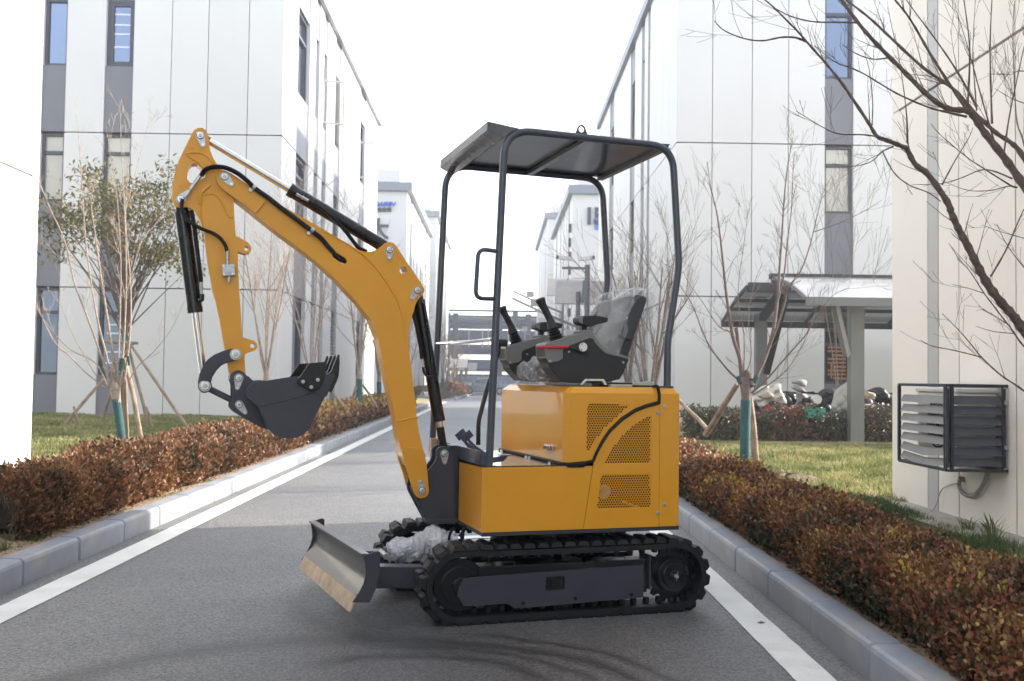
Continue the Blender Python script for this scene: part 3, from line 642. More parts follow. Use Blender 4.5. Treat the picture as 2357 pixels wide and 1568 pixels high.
for va, vb, w in ((vk0 - .012, vk0 - .001, 1), (vk1 + .001, vk1 + .012, 0)):
    sc_ = MB().prism(tr(cH, ct, vk0)[::-1], va, vb).obj('side_cutter', BLK, EX, bevel=.003)
    if w:
        for x, y in ((1762, 712), (1947, 688), (1864, 780)):
            c = q(cH(x, y), va); MB().disc(c, .0155, va - .003, va, 24).obj('bolt_collar', BLK, sc_, bevel=.002); MB().disc(c, .0095, va - .009, va - .001, 6).obj('bolt', ZN, sc_, bevel=.001)
        MB().prism(tr(cH, [(1850, 520), (2010, 505), (1998, 600), (1815, 612)], va)[::-1], va - .001, va).obj('cast_panel', INT if False else BLK, sc_)
tth = [(2222, 370), (2200, 372), (2115, 585), (2060, 620), (2150, 640), (2080, 835), (2128, 842), (2195, 690), (2212, 640), (2225, 480)]
tz = tr(cH, tth, vk0 + .01)
for v in (vk0 + .01, vk0 + .135, vk0 + .27, vk1 - .04): MB().prism(tz[::-1], v, v + .03).obj('bucket_tooth', BLK, EX, bevel=.003)
lp = bo[15:18]; lipz = [bo[16], bo[17]]
MB().prism(tr(cH, [(2150, 612), (2165, 640), (2060, 900), (2035, 900)], vk0), vk0 + .004, vk1 - .004).obj('bucket_lip', DG, EX)
lk = [(990, 372), (985, 340), (965, 312), (935, 297), (850, 300), (760, 325), (650, 372), (570, 432), (505, 515), (467, 610), (448, 720), (453, 800), (490, 850), (535, 856), (590, 835), (615, 790), (608, 735), (625, 660), (680, 570), (740, 510), (820, 470), (900, 452), (955, 436), (982, 405)]
for va, vb in ((.40, .414), (.566, .58)): cl = MB().prism(tr(cH, lk, .40), va, vb).obj('curved_link', DG, EX, bevel=.003)
MB().tube([P3(q(cH(530, 690), .40), .39), P3(q(cH(530, 690), .40), .40)], .004, 8)
for x, y, a in ((532, 766, .40), (918, 370, .40)):
    c = q(cH(x, y), a); w_ = MB().disc(c, .027, a - .003, a, 24).obj('washer', ZN, EX, bevel=.001); MB().disc(c, .0205, a - .012, a - .002, 24).obj('pin', PINM, w_, bevel=.003); MB().disc(c, .011, a - .018, a - .011, 18).obj('pin_bolt', ZN, w_, bevel=.002)
a = q(cH(545, 780), .49); b = q(cH(955, 985), .49)
MB().beam(P3(a, .45), P3(b, .45), .02, .045, up=(0, 1, 0)).beam(P3(a, .53), P3(b, .53), .02, .045, up=(0, 1, 0)).beam(P3(a, .49), P3(b, .49), .03, .10, up=(0, 1, 0)).obj('straight_link', DG, EX, bevel=.003)
MB().beam(P3(q(cH(475, 683), .40), .396), P3(q(cH(592, 690), .40), .396), .006, .012).obj('link_stop', DG, EX, bevel=.002)
# ---------------- hoses
def sleeve(pts, r=.0085, name='hose', wind=True, mt=RIB):
    P_ = smoothpts(pts, 10 if wind else 8); rr = [r * (1 + (.16 * (i % 2)) * wind) for i in range(len(P_))]
    return MB().tube(P_, rr, 10).obj(name, mt, EX, smooth=True)
def hp(c, L, v): return [P3(q(c(*p[:2]), p[2] if len(p) > 2 else v), p[2] if len(p) > 2 else v) for p in L]
def dense(L):
    out = []
    for i in range(len(L) - 1):
        a = Vector(L[i]); b = Vector(L[i + 1]); n = max(1, int((b - a).length / .045)); out += [a.lerp(b, k / n) for k in range(n)]
    return out + [Vector(L[-1])]
H1 = hp(cA, [(400, 500, .42), (430, 455, .415), (480, 432, .41), (540, 427, .41), (610, 440, .41), (690, 480, .41), (760, 535, .41), (830, 600, .412), (930, 670, .415), (1050, 765, .415), (1180, 860, .415), (1270, 930, .415), (1340, 985, .418), (1400, 1055, .422), (1450, 1110, .44), (1510, 1165, .47)], .42)
sleeve(dense(smoothpts(H1, 3)), .0105)
H2 = hp(cA, [(255, 680, .425), (248, 740, .42), (270, 810, .42), (330, 870, .42), (410, 915, .425), (490, 945, .43), (550, 985, .43), (590, 1040, .43), (604, 1090, .432)], .42)
sleeve(H2, .0085, wind=False, mt=RUB)
def fitting(a, b, r=.009):
    a = Vector(a); b = Vector(b); L = lambda t: a.lerp(b, t)
    m_ = MB(); m_.tube([L(0), L(.38)], r, 12); m_.tube([L(.38), L(.44)], r * .7, 8); m_.tube([L(.44), L(.62)], r * 1.15, 6); m_.tube([L(.62), L(.72)], r * .7, 8); m_.tube([L(.72), L(1)], r * .95, 6)
    return m_.obj('hose_fitting', ZN, EX)
fitting(*hp(cA, [(395, 497, .42), (275, 665, .424)], .42), r=.0095)
fitting(*hp(cA, [(604, 1085, .432), (610, 1190, .432)], .42), r=.0085)
fitting(*hp(cA, [(620, 1285, .432), (620, 1335, .432)], .42), r=.0075)
vb_ = tr(cA, [(566, 1193), (662, 1190), (665, 1278), (570, 1284)], .425); vo = MB().prism(vb_[::-1], .418, .447).obj('valve_block', ZN, EX, bevel=.0015)
cc_ = q(cA(617, 1240), .418); MB().disc(cc_, .014, .413, .418, 20).disc(cc_, .0085, .409, .414, 16).obj('valve_screw', ZN, vo, bevel=.001)
for x, y in ((580, 1207), (647, 1203), (583, 1268), (650, 1264)): MB().disc(q(cA(x, y), .418), .0048, .414, .418, 10).obj('bolt', CHR, vo)
H3 = hp(cA, [(1240, 695), (1300, 725), (1380, 780), (1450, 840), (1510, 905), (1555, 960), (1600, 1020), (1640, 1065), (1700, 1090)], .45)
sleeve(dense(smoothpts(H3, 3)), .0095); fitting(*hp(cA, [(1255, 700, .45), (1145, 640, .452)], .45), r=.008)
H4 = hp(cA, [(325, 770), (345, 880), (360, 1000), (375, 1120), (390, 1240), (398, 1330)], .445)
sleeve(dense(smoothpts(H4, 3)), .0098); fitting(*hp(cA, [(397, 1320), (405, 1430)], .445), r=.0085)
MB().tube(hp(cA, [(405, 1425), (405, 1465), (380, 1480)], .448), .013, 10).obj('hose_elbow', BLK, EX, smooth=True)
H5 = hp(cB, [(2055, 175), (2085, 280), (2105, 380), (2122, 470), (2132, 560)], .45)
sleeve(dense(smoothpts(H5, 3)), .0095); fitting(*hp(cB, [(2132, 545), (2145, 625)], .45), r=.0085)
MB().tube(smoothpts(hp(cB, [(2140, 620), (2150, 670), (2185, 700), (2215, 690), (2215, 660), (2190, 400), (2150, 160), (2125, 110)], .452), 5), .0065, 8).obj('steel_pipe', BLK, EX, smooth=True)
for x, y in ((818, 585), (1272, 922)):
    c = q(cA(x, y), .41); cl_ = MB().tube([(c[0] - .007, .412, c[1] + .004), (c[0] + .007, .412, c[1] - .004)], .0145, 14).obj('hose_clamp', ZN, EX)
    c = q(cA(x - 30, y + 25), .425); MB().disc(c, .0095, .414, .43, 8).obj('bolt', ZN, cl_)
H6 = hp(cE, [(1375, 440, .3), (1370, 500, .3), (1340, 545, .3), (1290, 570, .3)], .3); sleeve(H6, .008); fitting(*hp(cE, [(1285, 570, .3), (1190, 580, .3)], .3), r=.0085)
sleeve(hp(cG, [(1010, 1290, .3), (960, 1330, .32), (935, 1390, .34), (930, 1440, .36)], .3), .0065, wind=False, mt=RUB)
sleeve(hp(cG, [(1130, 1260, .3), (1110, 1330, .3), (1060, 1400, .3)], .3), .0085, wind=False, mt=RUB)
# ---------------- canopy
R_ = .0182; vn, vf = .035, .945
def side_tube(v, foot=.735, extra=0):
    return bend([(.039 + extra, v, foot), (.095 + extra, v, 2.335), (.98 , v, 2.322), (1.022, v, 1.72), (.962, v, 1.34), (.962, v, ZT)], [0, .14, .12, .05, .05, 0], 9)
CN = MB().tube(side_tube(vn), R_, 16).obj('canopy_tube_frame', TUBE, EX, smooth=True)
MB().tube(side_tube(vf, extra=-.06), R_, 16).obj('canopy_tube_frame', TUBE, EX, smooth=True)
zt = lambda u: 2.335 - (u - .1) * .015
rf = MB()
def strip(u0, z0, u1, z1, t=.003, va=vn + .005, vb=vf - .005):
    rf.add([(u0, va, z0), (u1, va, z1), (u1, vb, z1), (u0, vb, z0), (u0, va, z0 + t), (u1, va, z1 + t), (u1, vb, z1 + t), (u0, vb, z0 + t)],
           [(0, 3, 2, 1), (4, 5, 6, 7), (0, 1, 5, 4), (1, 2, 6, 5), (2, 3, 7, 6), (3, 0, 4, 7)])
ROOFM = mat('canopy_roof_underside', (.035, .042, .065), .22, var=.1, scale=2, coat=.3, bump=.5, bscale=2.2)
strip(.14, 2.342, .5, 2.338); strip(.5, 2.338, .97, 2.332)
rf.obj('canopy_roof', ROOFM, EX)
for u in (.52, .955): MB().beam((u, vn + .01, 2.322), (u, vf - .01, 2.322), .02, .02).beam((u + .014, vn + .01, 2.314), (u + .014, vf - .01, 2.314), .02, .004).obj('roof_rib', TUBE, EX, bevel=.001)
VIS = mat('canopy_visor', (.095, .097, .108), .26, var=.12, scale=4, coat=.4)
T_ = (.004, 2.362); L_ = (.002, 2.318); Bk = (.072, 2.284)
vz = MB().prism([Bk, (.16, 2.342), T_, L_][::-1], vn - .012, vf + .012).obj('canopy_visor', VIS, EX, bevel=.002)
ey = tr(cC, [(1180, 165), (1195, 120), (1205, 104), (1222, 97), (1240, 102), (1252, 118), (1272, 172)], .035)
eh_ = tr(cC, [(1225 + 22 * cos(k * pi / 6), 134 + 24 * sin(k * pi / 6)) for k in range(12)], .035)
for v in (.03, .945): MB().prism(ey[::-1], v, v + .009, [eh_]).obj('lifting_eye', TUBE, EX)
hl = hp(cC, [(560, 1088), (418, 1070), (395, 1458), (535, 1462)], .03)
MB().tube(bend(hl, .04, 8), .0105, 12).obj('grab_handle', TUBE, EX, smooth=True)
gb = [P3(q(cD(90, 440), .94), .94), P3(q(cD(200, 436), .8), .8), P3(q(cD(350, 428), .5), .5), P3(q(cD(500, 412), .1), .1), P3(q(cD(535, 408), .04), .04)]
MB().tube(smoothpts(gb, 5), .009, 12).obj('chrome_cross_bar', CHR, EX, smooth=True)
# ---------------- seat and consoles
def console(v0, v1, lever, du):
    sil = [(875, 720), (890, 702), (930, 690), (1170, 612), (1350, 575), (1370, 535), (1460, 540), (1480, 575), (1530, 660), (1640, 790), (1900, 865), (1925, 880), (1930, 915), (1860, 1085), (1820, 1150), (1650, 1192), (1300, 1200), (1090, 1178), (1000, 1080), (940, 1010), (925, 945), (885, 880)]
    gr = [(875, 720), (890, 702), (930, 690), (1170, 612), (1350, 575), (1370, 535), (1460, 540), (1480, 575), (1530, 660), (1640, 790), (1900, 865), (1922, 885), (1920, 900), (1640, 832), (1560, 760), (1500, 690), (1480, 645), (1430, 637), (1300, 690), (1120, 758), (1100, 790), (1100, 890), (1050, 925), (945, 945), (925, 945), (885, 880)]
    S = lambda L: [(u + du, z) for u, z in tr(cJ, L, .10)][::-1]
    c = MB().prism(S(sil), v0, v1).obj('control_console', PLD, EX, bevel=.014, seg=3)
    MB().prism(S(gr), v0 - .004, v1 + .004).obj('console_trim', PLG, c, bevel=.006, seg=2)
    for x, y in ((1175, 808), (1857, 941), (940, 925)): cq = q(cJ(x, y), .1); MB().disc((cq[0] + du, cq[1]), .0055, v0 - .007, v0, 8).obj('bolt', ZN, c)
    vm = (v0 + v1) / 2; jm = lambda x, y: (q(cJ(x, y), .15)[0] + du, vm, q(cJ(x, y), .15)[1])
    b = MB(); A_ = Vector(jm(1050, 690)); B_ = Vector(jm(985, 490)); n = 6; pts = []; rr = []
    for i in range(n):
        t = i / n; w = .044 - .02 * t
        pts += [A_.lerp(B_, t), A_.lerp(B_, t + .5 / n), A_.lerp(B_, t + .55 / n), A_.lerp(B_, t + .98 / n)]; rr += [w * .82, w, w, w * .76]
    b.tube(pts, rr, 8); jb = b.obj('joystick_boot', RUB, c, bevel=.002, seg=1)
    g = MB(); gp = smoothpts([jm(985, 510), jm(965, 430), jm(937, 365), jm(890, 270), jm(855, 205), jm(838, 165), jm(826, 132)], 5)
    nr = len(gp); rr = [np.interp(i / (nr - 1), [0, .20, .26, .55, .72, .88, .96, 1], [.026, .020, .0175, .0185, .022, .0265, .023, .012]) for i in range(nr)]
    g.tube(gp, [float(x) for x in rr], 16); g.obj('joystick', PLD, c, smooth=True)
    ar = [(1322, 432), (1320, 382), (1345, 362), (1400, 350), (1560, 345), (1690, 370), (1707, 395), (1690, 432), (1600, 450), (1545, 470), (1500, 490), (1430, 480), (1350, 458)]
    MB().prism(S(ar), v0 + .03, v1 + .005 if False else v0 + .11).obj('armrest', PLD, c, bevel=.012, seg=3)
    MB().prism(S([(1392, 470), (1465, 478), (1455, 545), (1390, 540)]), v0 + .055, v0 + .085).obj('armrest_post', PLD, c, bevel=.003)
    MB().prism(S([(1322, 430), (1320, 382), (1345, 362), (1400, 352), (1385, 420), (1395, 470), (1350, 455)]), v0 + .028, v0 + .112).obj('armrest_cap', PLG, c, bevel=.008)
    if lever:
        pl = S([(1165, 745), (1230, 715), (1320, 670), (1400, 690), (1412, 750), (1390, 815), (1340, 825), (1240, 785), (1165, 762)])
        MB().prism(pl, v0 - .018, v0 - .003).obj('lever_hub', PLD, c, bevel=.006, seg=3)
        rc = q(cJ(1357, 748), .08); MB().disc((rc[0] + du, rc[1]), .0215, v0 - .021, v0 - .0175, 32).obj('round_label', WHT, c)
        for a0 in (.62 * pi, 1.18 * pi):
            ap = [(rc[0] + du + .0165 * cos(a0 + k * .06), v0 - .0212, rc[1] + .0165 * sin(a0 + k * .06)) for k in range(9)]
            MB().tube(ap, .0014, 4).obj('arrow_mark', REDP, c)
            e = ap[0] if a0 < pi else ap[-1]; MB().box(e[0] - .003, e[0] + .003, v0 - .0225, v0 - .021, e[2] - .003, e[2] + .003).obj('arrow_mark', REDP, c)
        a = q(cJ(765, 752), .09); b = q(cJ(1172, 750), .09); MB().tube([P3(a, v0 - .01), ((a[0] + b[0]) / 2, v0 - .01, (a[1] + b[1]) / 2), P3(b, v0 - .01)], [.0055, .007, .0075], 12).obj('safety_lever', REDP, c, smooth=True)
    return c
console(.10, .235, True, 0.0); console(.77, .905, False, 0.01)
MB().box(.60, .92, .14, .84, ZT + .001, ZT + .022).obj('seat_slide', BLK, EX, bevel=.002)
ks = MB().box(.47, .80, .28, .72, 1.15, 1.25).obj('seat_cushion', VIN, EX, bevel=.035, seg=4)
def slab(p0, p1, th, v0, v1, nm, bev, mt=VIN, par=None):
    d = (Vector(p1) - Vector(p0)).normalized(); n = Vector((d.y, -d.x)) * th
    return MB().prism([tuple(p0), tuple(Vector(p0) + n), tuple(Vector(p1) + n), tuple(p1)], v0, v1).obj(nm, mt, par if par else EX, bevel=bev, seg=4)
s0 = (.775, 1.24); s1 = (.895, 1.600)
sb = slab(s0, s1, .075, .27, .74, 'seat_back', .03)
bo_ = tr(cJ, [(2060, 112), (2100, 112), (2125, 140), (2125, 175), (1965, 640), (1940, 662), (1900, 662), (1830, 640), (1808, 600), (1815, 540), (1880, 345), (1985, 165), (2020, 125)], .26)
for va, vb in ((.23, .29), (.72, .78)): MB().prism(bo_[::-1], va, vb).obj('side_bolster', VIN, EX, bevel=.018, seg=4)
# ================================================================== THE SETTING
XL, XR = -2.52, 1.45                       # kerb faces
def struct(o): o['kind'] = 'structure'; return o
# asphalt: one sheet; falls gently away beyond 50 m
def asphalt():
    M = bpy.data.materials.new('asphalt'); M.use_nodes = True; n = M.node_tree.nodes; L = M.node_tree.links; b = n['Principled BSDF']
    tc = n.new('ShaderNodeTexCoord')
    def noise(s, d=4, rough=.6):
        z = n.new('ShaderNodeTexNoise'); z.inputs['Scale'].default_value = s; z.inputs['Detail'].default_value = d; z.inputs['Roughness'].default_value = rough; L.new(tc.outputs['Object'], z.inputs['Vector']); return z
    def ramp(i, p0, c0, p1, c1):
        r = n.new('ShaderNodeValToRGB'); r.color_ramp.elements[0].position = p0; r.color_ramp.elements[1].position = p1
        r.color_ramp.elements[0].color = lin(c0); r.color_ramp.elements[1].color = lin(c1); L.new(i, r.inputs[0]); return r
    def mix(f, a, b_, mode='MIX'):
        m_ = n.new('ShaderNodeMix'); m_.data_type = 'RGBA'; m_.blend_type = mode
        if isinstance(f, (int, float)): m_.inputs['Factor'].default_value = f
        else: L.new(f, m_.inputs['Factor'])
        for s_, x in (('A', a), ('B', b_)):
            if isinstance(x, tuple): m_.inputs[s_].default_value = lin(x)
            else: L.new(x, m_.inputs[s_])
        return m_.outputs['Result']
    vo = n.new('ShaderNodeTexVoronoi'); vo.inputs['Scale'].default_value = 110; L.new(tc.outputs['Object'], vo.inputs['Vector'])
    agg = ramp(vo.outputs['Color'], .1, (.074, .076, .081), .9, (.275, .272, .27))
    fine = ramp(noise(240, 2).outputs['Fac'], .35, (.55, .55, .55), .65, (1.25, 1.25, 1.25))
    c = mix(1, agg.outputs[0], fine.outputs[0], 'MULTIPLY')
    big = ramp(noise(.7, 6, .65).outputs['Fac'], .35, (.82, .82, .84), .68, (1.12, 1.10, 1.06)); c = mix(1, c, big.outputs[0], 'MULTIPLY')
    # rubber scuffs: arcs left by turning tracks, with streaky noise
    sep = n.new('ShaderNodeSeparateXYZ'); L.new(tc.outputs['Object'], sep.inputs[0])
    wv = noise(3.5, 3)
    for cx, cy, rr, wd, st, a0, a1 in ((-.32, 3.62, .62, .08, .95, -.6, .8), (-.32, 3.62, .76, .045, .8, -.2, .95), (-.30, 3.55, .92, .08, .9, .0, 1.0), (-.30, 3.55, 1.07, .05, .8, .2, 1.0), (-.5, 3.2, 1.30, .14, .6, -1, .4), (.1, 5.4, 1.1, .14, .6, -1, -.2)):
        sx = n.new('ShaderNodeVectorMath'); sx.operation = 'SUBTRACT'; sx.inputs[1].default_value = (cx, cy, 0); L.new(tc.outputs['Object'], sx.inputs[0])
        ln = n.new('ShaderNodeVectorMath'); ln.operation = 'LENGTH'; L.new(sx.outputs[0], ln.inputs[0])
        ad = n.new('ShaderNodeMath'); ad.operation = 'MULTIPLY_ADD'; ad.inputs[1].default_value = .16; L.new(wv.outputs['Fac'], ad.inputs[0]); L.new(ln.outputs['Value'], ad.inputs[2])
        df = n.new('ShaderNodeMath'); df.operation = 'SUBTRACT'; df.inputs[1].default_value = rr + .08; L.new(ad.outputs[0], df.inputs[0])
        ab = n.new('ShaderNodeMath'); ab.operation = 'ABSOLUTE'; L.new(df.outputs[0], ab.inputs[0])
        mr = n.new('ShaderNodeMapRange'); mr.inputs['From Min'].default_value = wd; mr.inputs['From Max'].default_value = 0; mr.inputs['To Min'].default_value = 0; mr.inputs['To Max'].default_value = st; L.new(ab.outputs[0], mr.inputs['Value'])
        nb = noise(26, 5, .7); rb = n.new('ShaderNodeMapRange'); rb.inputs['From Min'].default_value = .25; rb.inputs['From Max'].default_value = .46; L.new(nb.outputs['Fac'], rb.inputs['Value'])
        mm = n.new('ShaderNodeMath'); mm.operation = 'MULTIPLY'; L.new(mr.outputs[0], mm.inputs[0]); L.new(rb.outputs[0], mm.inputs[1])
        # keep the arc to part of its circle
        sp = n.new('ShaderNodeSeparateXYZ'); L.new(sx.outputs[0], sp.inputs[0]); dv = n.new('ShaderNodeMath'); dv.operation = 'DIVIDE'; L.new(sp.outputs['X'], dv.inputs[0]); dv.inputs[1].default_value = rr
        m1 = n.new('ShaderNodeMapRange'); m1.inputs['From Min'].default_value = a0 - .15; m1.inputs['From Max'].default_value = a0 + .15; L.new(dv.outputs[0], m1.inputs['Value'])
        m2 = n.new('ShaderNodeMapRange'); m2.inputs['From Min'].default_value = a1 + .15; m2.inputs['From Max'].default_value = a1 - .05; L.new(dv.outputs[0], m2.inputs['Value'])
        m3 = n.new('ShaderNodeMath'); m3.operation = 'MULTIPLY'; L.new(m1.outputs[0], m3.inputs[0]); L.new(m2.outputs[0], m3.inputs[1])
        m4 = n.new('ShaderNodeMath'); m4.operation = 'MULTIPLY'; L.new(mm.outputs[0], m4.inputs[0]); L.new(m3.outputs[0], m4.inputs[1])
        c = mix(m4.outputs[0], c, (.012, .012, .013))
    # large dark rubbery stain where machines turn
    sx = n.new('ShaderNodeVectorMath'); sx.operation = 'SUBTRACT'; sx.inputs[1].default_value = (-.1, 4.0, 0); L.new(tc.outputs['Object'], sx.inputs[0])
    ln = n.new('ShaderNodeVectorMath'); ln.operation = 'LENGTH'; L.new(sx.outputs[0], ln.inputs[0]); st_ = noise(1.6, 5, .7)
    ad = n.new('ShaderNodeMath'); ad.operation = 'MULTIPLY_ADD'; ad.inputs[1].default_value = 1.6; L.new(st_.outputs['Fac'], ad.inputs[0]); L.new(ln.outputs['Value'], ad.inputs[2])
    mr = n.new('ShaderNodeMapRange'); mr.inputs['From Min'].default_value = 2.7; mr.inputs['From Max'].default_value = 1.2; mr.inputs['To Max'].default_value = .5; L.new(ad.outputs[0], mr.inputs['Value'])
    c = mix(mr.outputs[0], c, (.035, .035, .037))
    # dry dust along the kerbs
    ax = n.new('ShaderNodeMath'); ax.operation = 'ADD'; ax.inputs[1].default_value = .535; L.new(sep.outputs['X'], ax.inputs[0])
    ab = n.new('ShaderNodeMath'); ab.operation = 'ABSOLUTE'; L.new(ax.outputs[0], ab.inputs[0])
    mr = n.new('ShaderNodeMapRange'); mr.inputs['From Min'].default_value = 1.83; mr.inputs['From Max'].default_value = 2.02; mr.inputs['To Max'].default_value = .8; L.new(ab.outputs[0], mr.inputs['Value'])
    dn = noise(16, 6, .75); dr = n.new('ShaderNodeMapRange'); dr.inputs['From Min'].default_value = .42; dr.inputs['From Max'].default_value = .62; L.new(dn.outputs['Fac'], dr.inputs['Value'])
    mm = n.new('ShaderNodeMath'); mm.operation = 'MULTIPLY'; L.new(mr.outputs[0], mm.inputs[0]); L.new(dr.outputs[0], mm.inputs[1])
    c = mix(mm.outputs[0], c, (.22, .18, .14))
    L.new(c, b.inputs['Base Color']); b.inputs['Roughness'].default_value = .52
    bp = n.new('ShaderNodeBump'); bp.inputs['Strength'].default_value = .55; bp.inputs['Distance'].default_value = .006; L.new(vo.outputs['Distance'], bp.inputs['Height']); L.new(bp.outputs[0], b.inputs['Normal'])
    return M
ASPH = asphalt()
def fall(y): return 0 if y < 45 else -.42 * min(1, (y - 45) / 40) ** 1.2
ys = [-24, -5, 2, 5, 8, 12, 16, 20, 25, 30, 35, 40, 45, 50, 55, 60, 65, 70, 75, 80, 85, 120, 140]
def sheet(name, xs, ys_, zf, m_, kind='structure'):
    V = [(x, y, zf(x, y)) for y in ys_ for x in xs]; w = len(xs)
    f = [(j * w + i, j * w + i + 1, (j + 1) * w + i + 1, (j + 1) * w + i) for j in range(len(ys_) - 1) for i in range(w - 1)]
    o = MB().add(V, f).obj(name, m_, None); o['kind'] = kind; return o
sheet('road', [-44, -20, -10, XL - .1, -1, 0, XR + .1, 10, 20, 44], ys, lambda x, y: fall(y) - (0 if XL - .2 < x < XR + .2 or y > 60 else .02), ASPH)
def linemat():
    M = mat('road_paint', (.74, .74, .70), .6, var=.06, scale=5, dirt=.35, dirtcol=(.42, .38, .32), bump=.35, bscale=120); return M
LP = linemat()
for x0, x1 in ((-2.405, -2.235), (1.16, 1.32)):
    yy = list(np.arange(-3, 46, .12)); V = []
    for y in yy:
        j = (RNG.random() - .5) * .004; k = (RNG.random() - .5) * .004; V += [(x0 + j, y, .004), (x1 + k, y, .004)]
    o = MB().add(V, [(2 * i, 2 * i + 1, 2 * i + 3, 2 * i + 2) for i in range(len(yy) - 1)]).obj('road_marking', LP, None); o['kind'] = 'structure'
# kerbs, stone by stone
def kerb_run(x, sgn, y0, y1, zf=lambda y: 0):
    K = thing('kerb', None, None, (0, 0, 0)); K['kind'] = 'structure'
    pf = [(0, -.05), (0, .118), (.006, .133), (.02, .142), (.125, .145), (.125, -.05)]; L = .74; first = None; y = y0; i = 0
    while y < y1:
        if first is None or i % 7 == 0:
            mb = MB(); n = len(pf); V = []
            for yy, ins in ((.006, .008), (.016, 0), (L - .016, 0), (L - .006, .008)):
                V += [(sgn * (a + (ins if a < .06 else 0)), yy, z - (ins if z > .1 else 0)) for a, z in pf]
            f = [(r * n + k, r * n + (k + 1) % n, (r + 1) * n + (k + 1) % n, (r + 1) * n + k) for r in range(3) for k in range(n)]
            f += [tuple(range(n)), tuple(3 * n + k for k in range(n))[::-1]]
            first = mb.add(V, f).obj('kerb_stone', KERB, K); o = first
        else: o = inst(first, K)
        o.location = (x + (RNG.random() - .5) * .006, y, zf(y) + (RNG.random() - .5) * .004); y += L; i += 1
    return K
kerb_run(XL, -1, 1.10 + .37 * 0, 45)
kerb_run(XR, 1, 1.00, 45)
# lawns
def zl(x, y):                               # left lawn
    t = min(1, max(0, (-x - 2.7) / 1.2)); return .128 + .02 * t + .012 * math.sin(x * 2.1 + y) * t + .06 * min(1, max(0, (y - 12) / 8)) * t
def zr(x, y):
    a = .12; b = .05 if x > 2.6 else a + (.05 - a) * max(0, (x - 1.9) / .7)
    t = min(1, max(0, (y - 9.6) / 4)); return (b * (1 - t) + .20 * t) + .012 * math.sin(x * 2.3 + y * 1.3)
LAWN = mat('lawn_soil', (.22, .20, .10), .95, var=.35, scale=3, bump=.6, bscale=50)
sheet('lawn', list(np.linspace(-30, -6, 8)) + [-5, -4.4, -3.8, -3.3, -2.9, XL - .12], list(np.arange(2, 24, .8)) + [30, 40, 45], lambda x, y: zl(x, y), LAWN)
sheet('lawn', [XR + .12, 1.8, 2.1, 2.4, 2.7, 3, 3.4, 3.9, 4.5, 5.5, 7, 10, 16, 30], list(np.arange(2, 24, .8)) + [30, 40, 45], lambda x, y: zr(x, y), LAWN)
sheet('soil_strip', [XL - .50, XL - .40, XL - .25, XL - .118], list(np.arange(2, 45, .5)), lambda x, y: .136 + .012 * math.sin(y * 7 + x * 20), SOIL)
sheet('soil_strip', [XR + .118, XR + .2, XR + .3, XR + .45], list(np.arange(1.5, 45, .5)), lambda x, y: .136 + .012 * math.sin(y * 6 + x * 20), SOIL)
sheet('concrete_apron', [3.30, 3.74], list(np.arange(2, 10.6, .6)) + [10.3], lambda x, y: .075 + .0 * x, CONC)
